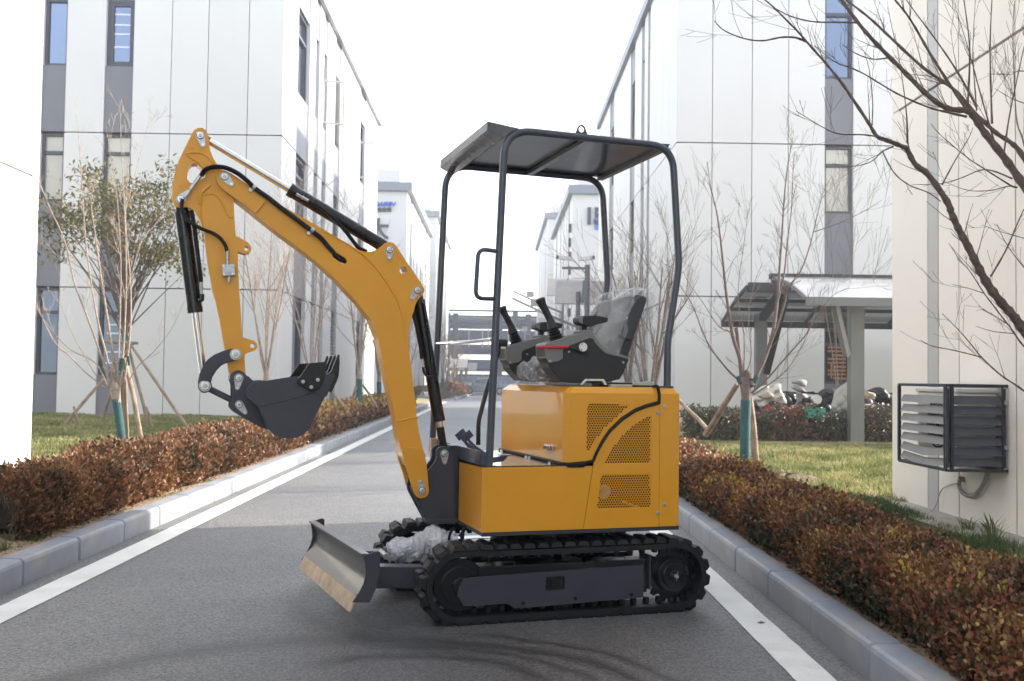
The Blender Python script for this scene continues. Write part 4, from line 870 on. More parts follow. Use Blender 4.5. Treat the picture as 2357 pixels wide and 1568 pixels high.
# ------------------------------------------------------------------ buildings
def text_mesh(s, size, m_, parent, loc, rot, name, ext=.04, shear=0, bold=0):
    cu = bpy.data.curves.new(name, 'FONT'); cu.body = s; cu.size = size; cu.extrude = ext; cu.shear = shear; cu.offset = bold; cu.resolution_u = 3
    o = bpy.data.objects.new(name, cu); COL.objects.link(o); bpy.context.view_layer.update()
    me = bpy.data.meshes.new_from_object(o.evaluated_get(bpy.context.evaluated_depsgraph_get())); bpy.data.objects.remove(o)
    me.materials.clear(); me.materials.append(m_); o = bpy.data.objects.new(name, me); COL.objects.link(o); o.location = loc; o.rotation_euler = rot
    if parent is not None: o.parent = parent
    return o
def facade(B, o, d, nrm, L, H_, joints, cols, pm=PANW, z0=0., pw=None, thick=.14, rowsets=None):
    """panels on the face starting at o, running along d; nrm = outward normal. cols: (s0, s1, rows)"""
    d = Vector(d); nrm = Vector(nrm); o = Vector(o)
    def slab_(s0, s1, za, zb_, t0, t1, nm, m_, par=B, bev=0):
        P_ = []
        for t in (t0, t1):
            for s, z in ((s0, za), (s1, za), (s1, zb_), (s0, zb_)): P_.append(o + d * s + nrm * t + Vector((0, 0, z)))
        mb = MB().add(P_, [(3, 2, 1, 0), (4, 5, 6, 7), (0, 1, 5, 4), (1, 2, 6, 5), (2, 3, 7, 6), (3, 0, 4, 7)]); return mb.obj(nm, m_, par)
    g = .008
    cuts = sorted(cols, key=lambda c: c[0]); s = 0; runs = []
    for c in cuts: runs.append((s, c[0])); s = c[1]
    runs.append((s, L))
    zs = [z0] + list(joints) + [H_]
    for a, b in runs:
        if b - a < .05: continue
        if pw: n = max(1, round((b - a) / pw)); ed = [a + (b - a) * k / n for k in range(n + 1)]
        else: ed = [a, b]
        for i in range(len(ed) - 1):
            for k in range(len(zs) - 1): slab_(ed[i] + g, ed[i + 1] - g, zs[k] + g * (k > 0) * 1.6, zs[k + 1] - g * 1.6, -thick, 0, 'wall_panel', pm)
    for a, b, rows in cuts:
        for (za, zb_, ty) in rows:
            if ty == 'grey': slab_(a, b, za, zb_, -thick, -.03, 'grey_panel', PANG)
            elif ty == 'light': slab_(a, b, za, zb_, -thick, -.01, 'grey_panel', PANL)
            elif ty == 'louvre':
                w = slab_(a, b, za, zb_, -thick - .02, -thick, 'louvre', FRM); z = za + .05
                mb = MB()
                while z < zb_: mb.add([o + d * s_ + nrm * t + Vector((0, 0, zz)) for s_, t, zz in ((a, -.02, z), (b, -.02, z), (b, -.10, z + .05), (a, -.10, z + .05))], [(0, 1, 2, 3)]); z += .095
                l_ = mb.obj('louvre_blades', PANL, w); l_['kind'] = 'stuff'
            else:
                gm = GLT if ty == 'blind' else INT if ty == 'wood' else GLS; tz = zb_ - (zb_ - za) * .28 if b - a > .3 else None
                w = slab_(a, b, za, zb_, -thick - .06, -thick - .02, 'window', gm)
                fr = .05
                for (x0, x1, y0, y1) in ((a, a + fr, za, zb_), (b - fr, b, za, zb_), (a + fr, b - fr, za, za + fr), (a + fr, b - fr, zb_ - fr, zb_)): slab_(x0, x1, y0, y1, -thick - .02, -thick + .05, 'frame', FRM, w)
                if tz: slab_(a + fr, b - fr, tz - .035, tz + .035, -thick - .02, -thick + .045, 'transom', FRM, w)
                if ty == 'sash':
                    i0 = .07
                    for (x0, x1, y0, y1) in ((a + fr, a + fr + i0, za + fr, tz), (b - fr - i0, b - fr, za + fr, tz), (a + fr + i0, b - fr - i0, za + fr, za + fr + i0), (a + fr + i0, b - fr - i0, tz - .1, tz - .036)): slab_(x0, x1, y0, y1, -thick - .02, -thick + .03, 'sash', FRM, w)
                if ty in ('sash', 'slats'):
                    for t in (.18, .36, .52, .66, .8) if ty == 'slats' else (.3, .5, .64, .8): zz = za + (zb_ - za) * t * .72; slab_(a + .13, b - .13, zz, zz + .035, -thick - .019, -thick - .015, 'blind_slat', ROOM, w)
                if ty == 'wood':
                    mb = MB(); zz = za + .1; k = 0
                    while zz < zb_ - .35: 
                        x0 = a + .12 + .12 * ((k * 7) % 3 == 0); P_ = [o + d * s_ + nrm * t + Vector((0, 0, z_)) for t in (-thick - .019, -thick - .012) for s_, z_ in ((x0, zz), (b - .1, zz + .01 * ((k * 5) % 3 - 1)), (b - .1, zz + .045), (x0, zz + .045))]
                        mb.add(P_, [(0, 1, 2, 3), (4, 5, 6, 7)]); zz += .085; k += 1
                    mb.obj('stacked_battens', WOODO, w)['kind'] = 'stuff'
                    slab_(a + .18, a + .22, za + .12, zb_ - .75, -thick - .011, -thick - .006, 'batten', WOODO, w)
def building(name, label, x0, x1, y0, y1, H_):
    B = thing(name, label, 'building', (0, 0, 0))
    MB().box(min(x0, x1) + .3, max(x0, x1) - .3, y0 + .3, y1 - .3, -.6, H_ - .1).obj('core', CORE, B); return B
def cap(B, x0, x1, y0, y1, H_, o=.12, h=.28):
    X0, X1 = min(x0, x1), max(x0, x1)
    mb = MB()
    mb.box(X0 - o, X1 + o, y0 - o, y0 + .25, H_, H_ + h); mb.obj('parapet_cap', CAPM, B)
    MB().box(X0 - o, X0 + .25, y0 + .25, y1 + o, H_, H_ + h).obj('parapet_cap', CAPM, B)
    MB().box(X1 - .25, X1 + o, y0 + .25, y1 + o, H_, H_ + h).obj('parapet_cap', CAPM, B)
JZ = (2.98, 6.38); HB = 10.95
WR = [(.05, 1.07, 'grey'), (1.08, 2.96, 'win'), (3.0, 4.86, 'grey'), (4.87, 6.36, 'win'), (6.4, 7.86, 'grey'), (7.87, 9.9, 'win'), (9.92, HB - .02, 'grey')]
def rows(*types):
    it = iter(types); return [(a, b, (next(it) if t == 'win' else t)) for a, b, t in WR]
GX = -4.8; RX = 3.89; FY = 22.3
px2x = lambda x, y: at_Y(x, y, FY).x
sideL = [(1.6, 3.1), (3.9, 4.45), (5.1, 5.7), (7.05, 8.05), (12.4, 13.7)]
# left three-storey building
B1 = building('factory_building', 'white panel factory building with two grey window strips, behind the leafy tree at the left', -20, GX, FY, 39.8, HB)
xs = [px2x(103, 5), px2x(156, 5), px2x(246, 5), px2x(310, 5)]; L0 = -14
wj = [px2x(c, 5) for c in (398, 482, 575)]
off = lambda x: x + 20
cols = [(off(xs[0]), off(xs[1]), rows('win', 'blind', 'win')), (off(xs[2]), off(xs[3]), rows('slats', 'blind', 'sash'))]
# split facade in two calls so that the panel joints fall where they do
facade(B1, (-20, FY, 0), (1, 0, 0), (0, -1, 0), off(xs[3]) , HB, JZ, cols)
pj = [xs[3]] + wj + [GX]
for i in range(4): facade(B1, (pj[i], FY, 0), (1, 0, 0), (0, -1, 0), pj[i + 1] - pj[i], HB, JZ, [])
def side_cols(mats=('win', 'win', 'win')):
    out = []
    for k, (a, b) in enumerate(sideL):
        ty = 'louvre' if k == 3 else 'win'; out.append((a, b, rows(ty, ty, ty)))
    return out
facade(B1, (GX, FY, 0), (0, 1, 0), (1, 0, 0), 17.5, HB, JZ, side_cols(), pw=1.0)
cap(B1, -20, GX, FY, 39.8, HB)
def open_sash(B, x, y, za, zb_, sx, ang=70):
    s = MB(); w = .55; dx = sx * w * sin(rad(ang)); dy = w * cos(rad(ang)); P0 = Vector((x, y, za))
    for a, b in (((0, 0, 0), (0, 0, zb_ - za)), ((dx, dy, 0), (dx, dy, zb_ - za)), ((0, 0, 0), (dx, dy, 0)), ((0, 0, zb_ - za), (dx, dy, zb_ - za))): s.beam(P0 + Vector(a), P0 + Vector(b), .05, .05)
    s.obj('open_window_sash', PANL, B)
open_sash(B1, GX, 27.4, 7.95, 9.1, 1); open_sash(B1, GX, 34.7, 7.9, 9.1, 1)
# right three-storey building
B2 = building('factory_building', 'white panel factory building with one grey window strip, behind the bicycle shed at the right', RX, 20, FY, 39.8, HB)
xr = [px2x(1900, 5), px2x(1964, 5)]; rj = [px2x(c, 300) for c in (1639.5, 1731, 1814.7)]
pj = [RX] + rj + [xr[0]]
for i in range(4): facade(B2, (pj[i], FY, 0), (1, 0, 0), (0, -1, 0), pj[i + 1] - pj[i], HB, JZ, [])
RR = [(.05, 1.09, 'grey'), (1.1, 2.3, 'wood'), (2.32, 2.96, 'grey'), (3.0, 4.86, 'grey'), (4.87, 6.36, 'blind'), (6.4, 7.86, 'grey'), (7.87, 9.9, 'win'), (9.92, HB - .02, 'grey')]
facade(B2, (xr[0], FY, 0), (1, 0, 0), (0, -1, 0), 20 - xr[0], HB, JZ, [(0, xr[1] - xr[0], RR), (3.0, 3.6, rows('win', 'win', 'win'))])
facade(B2, (RX, FY, 0), (0, 1, 0), (-1, 0, 0), 17.5, HB, JZ, [(a + .5 * 0 + (4.1 - 3.9 if k == 1 else 0), b + (.05 if k == 1 else 0), r) for k, (a, b, r) in enumerate(side_cols()) if k > 0], pw=1.0)
cap(B2, RX, 20, FY, 39.8, HB)
# nearer buildings: the bright wall at the left edge, the cream wall with the cage at the right
yl = at_X(70, 1085, GX).y
B3 = building('factory_building', 'sunlit white panel wall at the far left edge, in front of the leafy tree', -16, GX, -14, yl, HB)
facade(B3, (GX, -14, 0), (0, 1, 0), (1, 0, 0), yl + 14, HB, (3.15, 6.38), [(5, 6.5, rows('win', 'win', 'win')), (22.9, 23.4, rows('win', 'win', 'win'))], pw=1.4)
facade(B3, (-16, yl, 0), (1, 0, 0), (0, 1, 0), 11.2, HB, JZ, [], pw=1.4); cap(B3, -16, GX, -14, yl, HB)
WX = 3.722; WY = 9.58
B4 = building('factory_building', 'cream panel wall with a narrow grey stripe, carrying the slatted cage at the right', WX, 16, -14, WY, HB)
def wy(x, y): return at_X(x, y, WX).y
je = [WY, wy(2136, 1000), wy(2160, 1000), wy(2208, 1000), wy(2340, 1000)]
prev = WY
segs = [(je[1], je[0], PANC), (je[2], je[1], PANL), (je[3], je[2], PANC), (je[4], je[3], PANC)]
jw = je[3] - je[4]; y = je[4]
for k in range(20): segs.append((y - jw * 1.0, y, PANC if k != 1 else PANL)); y -= jw
zj = at_X(2325, 90, WX).z; zj2 = at_X(2070, 250, WX).z
for a, b, m_ in segs: facade(B4, (WX, a, 0), (0, 1, 0), (-1, 0, 0), b - a, HB, ((zj + zj2) / 2, 7.2), [], pm=m_, z0=.06, thick=.12)
facade(B4, (WX, WY, 0), (1, 0, 0), (0, 1, 0), 12, HB, JZ, [], pw=1.4, z0=.06); cap(B4, WX, 16, -14, WY, HB)
# far rows
F3 = 53.5; E3 = 71.2; H3 = 10.85
def far_building(lab, x0, x1, y0, y1, H_, front_x, s, seed, pj_=(3, 6.4)):
    B = building('factory_building', lab, x0, x1, y0, y1, H_)
    X0 = min(x0, x1)
    facade(B, (X0, y0, -.4), (1, 0, 0), (0, -1, 0), abs(x1 - x0), H_ + .4, (pj_[0] + .4, pj_[1] + .4), [], pw=2.6)
    fx = x1 if s > 0 else x0
    rw = [(0.4, 1.4, 'grey'), (1.45, 3.3, 'win'), (3.4, 5.2, 'grey'), (5.25, 6.75, 'win'), (6.8, 8.2, 'grey'), (8.25, 9.9, 'win'), (9.95, H_ + .38, 'grey')]
    facade(B, (fx, y0, -.4), (0, 1, 0), (s, 0, 0), y1 - y0, H_ + .4, (3.4, 6.8), [(2.0, 3.2, rw), (4.3, 4.8, rw), (6.6, 7.2, rw), (9.5, 10.4, rw), (13.8, 15.0, rw)], pw=2)
    cap(B, x0, x1, y0, y1, H_, .25, .45)
    bx = MB().box((x0 + x1) / 2 - 3 if s < 0 else x1 - 5, (x0 + x1) / 2 + 3 if s < 0 else x1 - .7, y0 + 2.5, y0 + 8, H_ - .1, H_ + 1.7) if False else MB().box(min(x0, x1) + .4, max(x0, x1) - .55, y0 + 1.5, y1 - 2, H_ - .1, H_ + 1.45)
    bx.obj('stair_tower_top', PANW, B)
    return B
B5 = far_building('white building behind the boom with blue and grey sign lettering on its end wall', -18, -4.86, F3, E3, H3, 0, 1, 1)
B6 = far_building('white building with the number 15 on its end wall, seen through the canopy', 3.85, 18, F3, E3, H3, 0, -1, 2)
H4 = 13.6
B7 = far_building('farthest white building on the left of the road, beyond the sign lettering', -18, -4.9, 79.5, 100, H4, 0, 1, 3, (6.2, 9.2))
B8 = far_building('farthest white building on the right of the road, left of the number 15', 3.78, 18, 79.5, 100, H4, 0, -1, 4, (6.2, 9.2))
tY = F3 - .02
def sign(c, x, y): p = at_Y(*c(x, y), tY); return p
c2 = cr(1450, 700, 3.92)
p = sign(c2, 525, 490); q0 = sign(c2, 525, 430); hgt = q0.z - p.z
t = text_mesh('DAIKIN', hgt * 1.42, TEXB, B5, (0, 0, 0), (pi / 2, 0, 0), 'sign_lettering', .05, .35, .012)
wid = max(v.co.x for v in t.data.vertices); t.scale = (1.12, 1, 1); t.location = (p.x - wid * 1.12, tY - .05, p.z)
p = sign(c2, 452, 588); q0 = sign(c2, 452, 520)
t = text_mesh('大金空调', (q0.z - p.z) * 1.08, TEXG, B5, (0, 0, 0), (pi / 2, 0, 0), 'sign_lettering', .05, 0, .004); wid = max(v.co.x for v in t.data.vertices); t.location = (p.x - wid, tY - .05, p.z + .05)
p = sign(c2, 415, 1015); q0 = sign(c2, 415, 695)
t = text_mesh('大', (q0.z - p.z) * 1.08, TEXG, B5, (0, 0, 0), (pi / 2, 0, 0), 'sign_character', .06, 0, .02); wid = max(v.co.x for v in t.data.vertices); t.location = (p.x - wid, tY - .05, p.z + .12)
p = sign(cC, 1252, 872); q0 = sign(cC, 1258, 745)
t = text_mesh('15', (q0.z - p.z) * 1.38, TEXG, B6, (p.x, tY - .05, p.z), (pi / 2, 0, 0), 'building_number', .05, 0, .05); t.scale = (.78, 1, 1)
a = sign(cC, 1328, 922); b = sign(cC, 1328, 822); MB().box(a.x, a.x + 1.6, tY - .03, tY - .005, a.z, b.z).obj('blue_sign_panel', TEXL, B6)
# vertical sign along the edge of building 15
for k in range(7): MB().box(3.85 - .16, 3.85 - .02, F3 + .5 + .1 * (k % 2), F3 + .75, 4.4 + k * .75, 4.4 + k * .75 + .45).obj('projecting_sign_character', TEXG, B6)
# pipe rack / steel frame hall across the end of the road
PR = thing('steel_pipe_rack', 'long blue-grey steel frame structure closing the far end of the road', 'industrial building', (0, 0, 0))
YR = 106; zx = lambda x, y: at_Y(x, y, YR)
g0 = -.42
def rackz(y): return at_Y(1100, y, YR).z
for yt, yb in ((713, 717), (726, 731), (748, 757), (738, 744), (773, 776), (793, 804), (812, 816), (828, 838), (848, 855), (862, 868)):
    MB().box(-16, 18, YR, YR + .5, rackz(yb), rackz(yt)).obj('beam', PIPE, PR)
MB().box(-16, 18, YR + .6, YR + .7, rackz(757), rackz(731)).obj('wall_sheet', PANL, PR)
MB().box(-16, 18, YR + 3, YR + 3.2, rackz(783), rackz(757)).obj('back_wall_sheet', PIPE, PR)
MB().box(-16, 18, YR + 3, YR + 3.2, rackz(815), rackz(795)).obj('back_wall_sheet', PIPE, PR)
MB().box(-16, 18, YR + 3, YR + 3.2, rackz(850), rackz(832)).obj('back_wall_sheet', SHTM, PR)
for xx in (1052, 1079, 1110, 1124, 1170, 1208, 1232): x = zx(xx, 800).x; MB().box(x - .06, x + .06, YR - .1, YR + .1, rackz(800), rackz(756)).obj('post', PANL, PR)
for xx in (1030, 1048, 1150, 1185, 1215, 1262): x = zx(xx, 800).x; MB().box(x - .28, x + .28, YR - .3, YR + .3, g0, rackz(722) if xx != 1185 else rackz(715)).obj('column', PIPE, PR)
FN = thing('corrugated_fence', 'blue-grey corrugated sheet fence at the far end of the road', 'fence', (0, 0, 0))
V = []; f = []; x = -16; k = 0
while x < 18:
    V += [(x, YR - 2 + .12 * (k % 2), g0), (x, YR - 2 + .12 * (k % 2), rackz(866))]
    if k: f.append((2 * k - 2, 2 * k, 2 * k + 1, 2 * k - 1))
    x += .28; k += 1
MB().add(V, f).obj('sheet', SHTM, FN)
# ------------------------------------------------------------------ bicycle shed
def shed():
    S = thing('bicycle_shed', 'grey steel bicycle shed with two curved translucent roofs in front of the right building', 'bicycle shed', (0, 0, 0))
    x0, x1 = 4.72, 13.5
    def arc(y0, z0, y1, z1, bulge, n=9):
        out = []
        for i in range(n):
            t = i / (n - 1); y = y0 + (y1 - y0) * t; z = z0 + (z1 - z0) * t + bulge * sin(pi * t); out.append((y, z))
        return out
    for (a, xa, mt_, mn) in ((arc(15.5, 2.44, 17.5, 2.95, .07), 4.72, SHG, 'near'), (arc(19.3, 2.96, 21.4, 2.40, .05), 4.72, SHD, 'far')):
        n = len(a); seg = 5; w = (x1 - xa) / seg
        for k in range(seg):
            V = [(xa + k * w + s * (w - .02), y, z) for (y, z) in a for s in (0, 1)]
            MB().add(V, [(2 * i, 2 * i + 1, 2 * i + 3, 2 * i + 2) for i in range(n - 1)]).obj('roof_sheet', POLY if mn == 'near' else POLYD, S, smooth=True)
        for k in range(seg * 2 + 1):
            x = xa + k * w / 2; MB().tube([(x, y, z - .03) for y, z in a], .028 if k % 2 else .035, 4).obj('roof_rafter', mt_, S)
        for i in (0, 3, 5, 8): y, z = a[i]; MB().beam((xa - .02, y, z - .07), (x1, y, z - .07), .06 if i not in (0, 8) else .05, .13 if i in (0, 8) else .07).obj('roof_beam', mt_ if i else mt_, S)
    MB().beam((4.68, 17.5, 2.95), (x1, 17.5, 2.95), .14, .09).obj('ridge_beam', SHD, S)
    MB().beam((4.75, 19.3, 2.93), (x1, 19.3, 2.93), .10, .16).obj('ridge_beam', SHD, S)
    px = at_Y(1970, 900, 16.0).x
    for x in (px, px + 3.2):
        MB().box(x - .105, x + .105, 15.92, 16.1, .0, 2.52).obj('post', SHG, S)
        MB().beam((x - .16, 15.95, 1.55), (x - .42, 15.8, 2.45), .09, .09).obj('brace', SHG, S)
        MB().beam((x, 16.0, 2.5), (x, 17.5, 2.86), .09, .10).obj('roof_arm', SHD, S)
    p2 = at_Y(1745, 850, 21.0).x
    for x in (p2, p2 + 4.6):
        MB().box(x - .11, x + .11, 20.7, 20.9, .0, 2.5).obj('post', SHG, S)
        MB().beam((x + .1, 20.75, 1.3), (x + .1, 19.4, 2.75), .10, .13, up=(1, 0, 0)).obj('brace', SHD, S)
        MB().beam((x, 20.8, 2.4), (x, 19.3, 2.85), .12, .12).obj('roof_arm', SHD, S)
shed()
# ------------------------------------------------------------------ slatted cage with the air conditioner
def cage():
    Cg = thing('slatted_cage', 'dark slatted aluminium cage hung on the cream wall over an air conditioner', 'cage', (0, 0, 0))
    ya, yb = 7.40, 8.285; xa, xb = 3.278, WX; za, zb_ = .517, 1.133
    fr = .024
    def bar(a, b, nm='frame_bar', w=fr): MB().beam(a, b, w, w).obj(nm, ALUD, Cg, bevel=.002, seg=1)
    for y in (ya, yb):
        bar((xa, y, za), (xa, y, zb_)); bar((xb - .03, y, za), (xb - .03, y, zb_))
        bar((xa, y, za), (xb, y, za), w=.022); bar((xa, y, zb_), (xb, y, zb_), w=.022)
    bar((xa + .034, ya, za), (xa + .034, ya, zb_)); bar((xa, ya + .034, za), (xa, ya + .034, zb_), w=.02)
    for z in (za, zb_): bar((xa, ya, z), (xa, yb, z), w=.022); bar((xb - .015, ya, z), (xb - .015, yb, z), w=.022)
    n = 7
    for i in range(n):
        z = zb_ - .075 - i * (zb_ - za - .115) / (n - .35)
        MB().add([(xa + .05, ya - .008, z - .058), (xb - .04, ya - .008, z - .058), (xb - .04, ya + .022, z), (xa + .05, ya + .022, z), (xa + .05, ya - .005, z - .061), (xb - .04, ya - .005, z - .061), (xb - .04, ya + .025, z - .003), (xa + .05, ya + .025, z - .003)],
                 [(0, 1, 2, 3), (7, 6, 5, 4), (0, 4, 5, 1), (2, 6, 7, 3)]).obj('front_slat', ALU, Cg)
        sg = -.012 if i >= 5 else 0
        V = []
        for t in (0, .45, 1):
            y = ya + .05 + t * (yb - ya - .09); dz = sg * sin(pi * t) * 2
            V += [(xa - .010, y, z - .060 + dz), (xa + .020, y, z - .004 + dz)]
        MB().add(V, [(0, 2, 3, 1), (2, 4, 5, 3)]).obj('side_slat', ALUS, Cg)
    for z in (za + .17, zb_ - .12): MB().box(xb - .03, xb, ya - .015, ya + .02, z - .015, z + .015).obj('wall_bracket', ZN, Cg)
    for x in (xa, xa + .045, xb - .03):
        for z in (za + .015, zb_ - .015): MB().box(x - .006, x + .006, ya - .022, ya - .014, z - .006, z + .006).obj('bolt', ZN, Cg)
    A = thing('air_conditioner', 'cream outdoor air conditioner unit inside the slatted cage', 'air conditioner', (0, 0, 0))
    MB().box(3.40, 3.69, ya + .10, yb - .06, za + .08, zb_ - .055).obj('casing', ACW, A, bevel=.012)
    MB().box(3.385, 3.70, ya + .09, yb - .05, zb_ - .055, zb_ - .02).obj('top_cover', ACW, A, bevel=.01)
    MB().tube([(3.395, 7.80, .84), (3.385, 7.80, .84)], .2, 32).obj('fan_grille', INT, A)
    mb = MB()
    for k in range(7): r = .04 + k * .026; mb.tube([(3.382, 7.80 + r * cos(t * pi / 12), .84 + r * sin(t * pi / 12)) for t in range(25)], .0025, 4)
    g_ = mb.obj('fan_guard', ACW, A); g_['kind'] = 'stuff'
    MB().box(3.5, 3.56, ya + .095, ya + .10, .86, .885).obj('warning_label', mat('yellow_label', (.7, .6, .05)), A)
    MB().box(3.42, WX, ya + .14, ya + .17, za + .055, za + .08).obj('wall_bracket', ZN, A); MB().box(3.42, WX, yb - .14, yb - .11, za + .055, za + .08).obj('wall_bracket', ZN, A)
    # hoses
    Q = lambda x, y: at_X(*cQ(x, y), WX - .035)
    hs = [(1010, 965), (995, 1040), (960, 1110), (910, 1175), (860, 1195), (800, 1180), (762, 1130), (755, 1080), (765, 1045)]
    h = MB().tube(smoothpts([Q(x, y) for x, y in hs], 8), .017, 10).obj('lagged_pipe', HOSG, None, smooth=True)
    tag(h, 'thick grey lagged pipe hanging in a loop under the slatted cage', 'pipe')
    Q2 = lambda x, y, k: at_X(*cQ(x, y), WX - .012 - k)
    cs_ = [(748, 1083, 0), (680, 1095, 0), (610, 1130, .01), (575, 1185, .02), (555, 1260, .03), (520, 1320, .06), (460, 1370, .12), (420, 1388, .16)]
    c_ = MB().tube(smoothpts([Q2(*p) for p in cs_], 8), .0045, 8).obj('cable', HOSG, None, smooth=True); tag(c_, 'thin grey cable curving down the cream wall to the ground', 'cable')
    kb = Q(760, 1045); tag(MB().box(kb.x - .01, WX, kb.y - .015, kb.y + .015, kb.z - .02, kb.z + .02).obj('wall_sleeve', SOIL, None, bevel=.006), 'small brown foam plug in the cream wall above the pipe loop', 'plug')
cage()
# ------------------------------------------------------------------ lamps and cameras
def lamp(name, lab, X, Y, ztop, arm, pan, s=1.0, back=False):
    T = thing(name, lab, 'street lamp', (X, Y, 0), group='solar street lamps')
    MB().tube([(0, 0, -.4), (0, 0, ztop)], [.09 * s, .065 * s], 12).obj('pole', LAMPG, T, smooth=True)
    az = ztop - 1.05 * s
    MB().beam((0, 0, az), (-arm * .55, 0, az + arm * .22), .07 * s, .07 * s).obj('arm', LAMPG, T)
    hd_ = MB(); hd_.beam((-arm * .5, 0, az + arm * .2), (-arm, 0, az + arm * .43), .16 * s, .06 * s).obj('lamp_head', SOLP, T, bevel=.01)
    MB().box(-arm * .72, -arm * .58, -.08, .08, az + arm * .31, az + arm * .42).obj('sensor_box', SOLP, T, bevel=.01)
    w, h = pan
    p_ = MB().add([(-w / 2, -.05, 0), (w / 2, -.05, 0), (w / 2 + .06, .45, h), (-w / 2 + .06, .45, h), (-w / 2, -.02, -.03), (w / 2, -.02, -.03), (w / 2 + .06, .48, h - .03), (-w / 2 + .06, .48, h - .03)],
                  [(0, 1, 2, 3), (7, 6, 5, 4), (0, 4, 5, 1), (1, 5, 6, 2), (2, 6, 7, 3), (3, 7, 4, 0)]).obj('solar_panel', SOLP, T, loc=(.1 * s, 0, ztop - .35 * s))
    MB().beam((.12 * s, -.06, ztop - .3), (.2 * s, .4, ztop - .35 + h), .06 * s, .05 * s).obj('panel_support', LAMPG, T)
    return T
Lp = at_Y(1331, 672, 30)
lamp('solar_street_lamp', 'nearest solar street lamp with a tilted panel, seen through the canopy', Lp.x, 30, Lp.z, 1.95, (1.60, .72))
Lp = at_Y(1297, 660, 40); lamp('solar_street_lamp', 'solar street lamp whose panel shows just left of the nearest one', Lp.x, 40, Lp.z, 2.0, (1.5, .7))
Lp = at_Y(1262, 752, 62); lamp('solar_street_lamp', 'farthest solar street lamp on the right, beside the near joystick', Lp.x, 62, Lp.z + .1, 2.2, (1.5, .8))
Lp = at_Y(1046, 838, 70); lamp('solar_street_lamp', 'solar street lamp far down the left kerb, left of the road end', Lp.x, 70, Lp.z + .1, -1.2, (1.5, .6))
Lp = at_Y(1072, 845, 82); lamp('solar_street_lamp', 'most distant solar street lamp on the left, by the orange shrubs', Lp.x, 82, Lp.z + .1, -1.2, (1.5, .6))
Cp = at_Y(1352, 610, 29)
T = thing('camera_pole', 'steel pole with two white security cameras on a short bar, behind the seat', 'camera pole', (Cp.x, 29, 0))
MB().tube([(0, 0, 0), (0, 0, Cp.z)], .075, 12).obj('pole', LAMPG, T, smooth=True)
MB().beam((-.72, 0, Cp.z - .1), (0, 0, Cp.z - .1), .07, .07).obj('cross_bar', LAMPG, T)
for x, r in ((-.68, -1), (-.02, 1)):
    c = MB().beam((x - .22 * r, 0, Cp.z + .16), (x + .16 * r, -.1, Cp.z + .2), .11, .11).obj('security_camera', WHT, T, bevel=.01)
    MB().beam((x + .165 * r, -.1, Cp.z + .2), (x + .22 * r, -.11, Cp.z + .2), .10, .10).obj('lens_hood', FRM, c)
    MB().beam((x, 0, Cp.z - .08), (x, 0, Cp.z + .14), .03, .03).obj('bracket', WHT, c)
Cb = at_Y(1322, 800, 29.5); tag(MB().box(Cb.x - .28, Cb.x + .28, 29.4, 29.8, 0, Cb.z + .5).obj('control_cabinet', PANL, None, bevel=.02), 'light grey steel cabinet behind the excavator armrest', 'cabinet')
# ------------------------------------------------------------------ cars
def car(X, Y, z, label, rz, col):
    T = thing('parked_car', label, 'car', (X, Y, z), rz)
    pr = [(-2.1, .25), (-2.15, .55), (-2.05, .85), (-1.5, .95), (-.9, 1.38), (-.2, 1.46), (.6, 1.42), (1.2, 1.0), (1.9, .85), (2.15, .65), (2.18, .3), (1.8, .2), (-1.8, .2)]
    MB().prism(pr[::-1], -.85, .85).obj('body', col, T, bevel=.12, seg=4)
    for s in (-1, 1):
        MB().prism([(-1.35, .98), (-.82, 1.32), (-.2, 1.38), (-.2, .96)][::-1], .845 * s, .857 * s).obj('window', GLS, T); MB().prism([(-.12, .96), (-.12, 1.38), (.55, 1.34), (1.05, 1.0)][::-1], .845 * s, .857 * s).obj('window', GLS, T)
        for x in (-1.35, 1.35):
            w = MB().tube([(x, .70 * s, .32), (x, .88 * s, .32)], .32, 24).obj('wheel', RUB, T, bevel=.03); MB().tube([(x, .88 * s, .32), (x, .89 * s, .32)], .19, 16).obj('rim', ZN, w)
    MB().box(-1.0, -.8, .86, 1.0, .95, 1.1).obj('wing_mirror', col, T, bevel=.03); MB().box(-1.0, -.8, -1.0, -.86, .95, 1.1).obj('wing_mirror', col, T, bevel=.03)
cp = at_Y(1123, 895, 92); car(cp.x - .3, 92, fall(92), 'pale blue car parked across the far end of the road', pi, CARP)
cp = at_Y(1215, 895, 95); car(cp.x, 95, fall(95), 'pale car just showing above the seat box, right of the far blue car', pi, mat('silver_car_paint', (.5, .5, .5), .3, .3, coat=.6))
# ================================================================== PLANTS
def leaves(n, P_, nrm, size, asp=.55, tri=False):
    """n leaf quads at P_, folded along the midrib: 2 quads? -> one 4-vertex diamond"""
    a = RNG.normal(size=(n, 3)); a += nrm * .9; a /= np.linalg.norm(a, axis=1)[:, None] + 1e-9
    b = RNG.normal(size=(n, 3)); b -= (b * a).sum(1)[:, None] * a; b /= np.linalg.norm(b, axis=1)[:, None] + 1e-9
    c = np.cross(a, b); s = size[:, None]
    V = np.empty((n, 4, 3)); V[:, 0] = P_ - a * s * .5; V[:, 1] = P_ + b * s * asp * .5 + c * s * .08; V[:, 2] = P_ + a * s * .5; V[:, 3] = P_ - b * s * asp * .5 + c * s * .08
    return V.reshape(-1, 3), np.arange(n * 4).reshape(n, 4)
HL = leafmat('red_brown_hedge_leaves', [(0, (.014, .022, .010)), (.25, (.045, .052, .024)), (.42, (.09, .066, .034)), (.60, (.21, .080, .038)), (.76, (.30, .095, .045)), (.85, (.24, .15, .07)), (.92, (.30, .20, .08)), (1, (.46, .33, .07))], .6, .2, 1.3, .31)
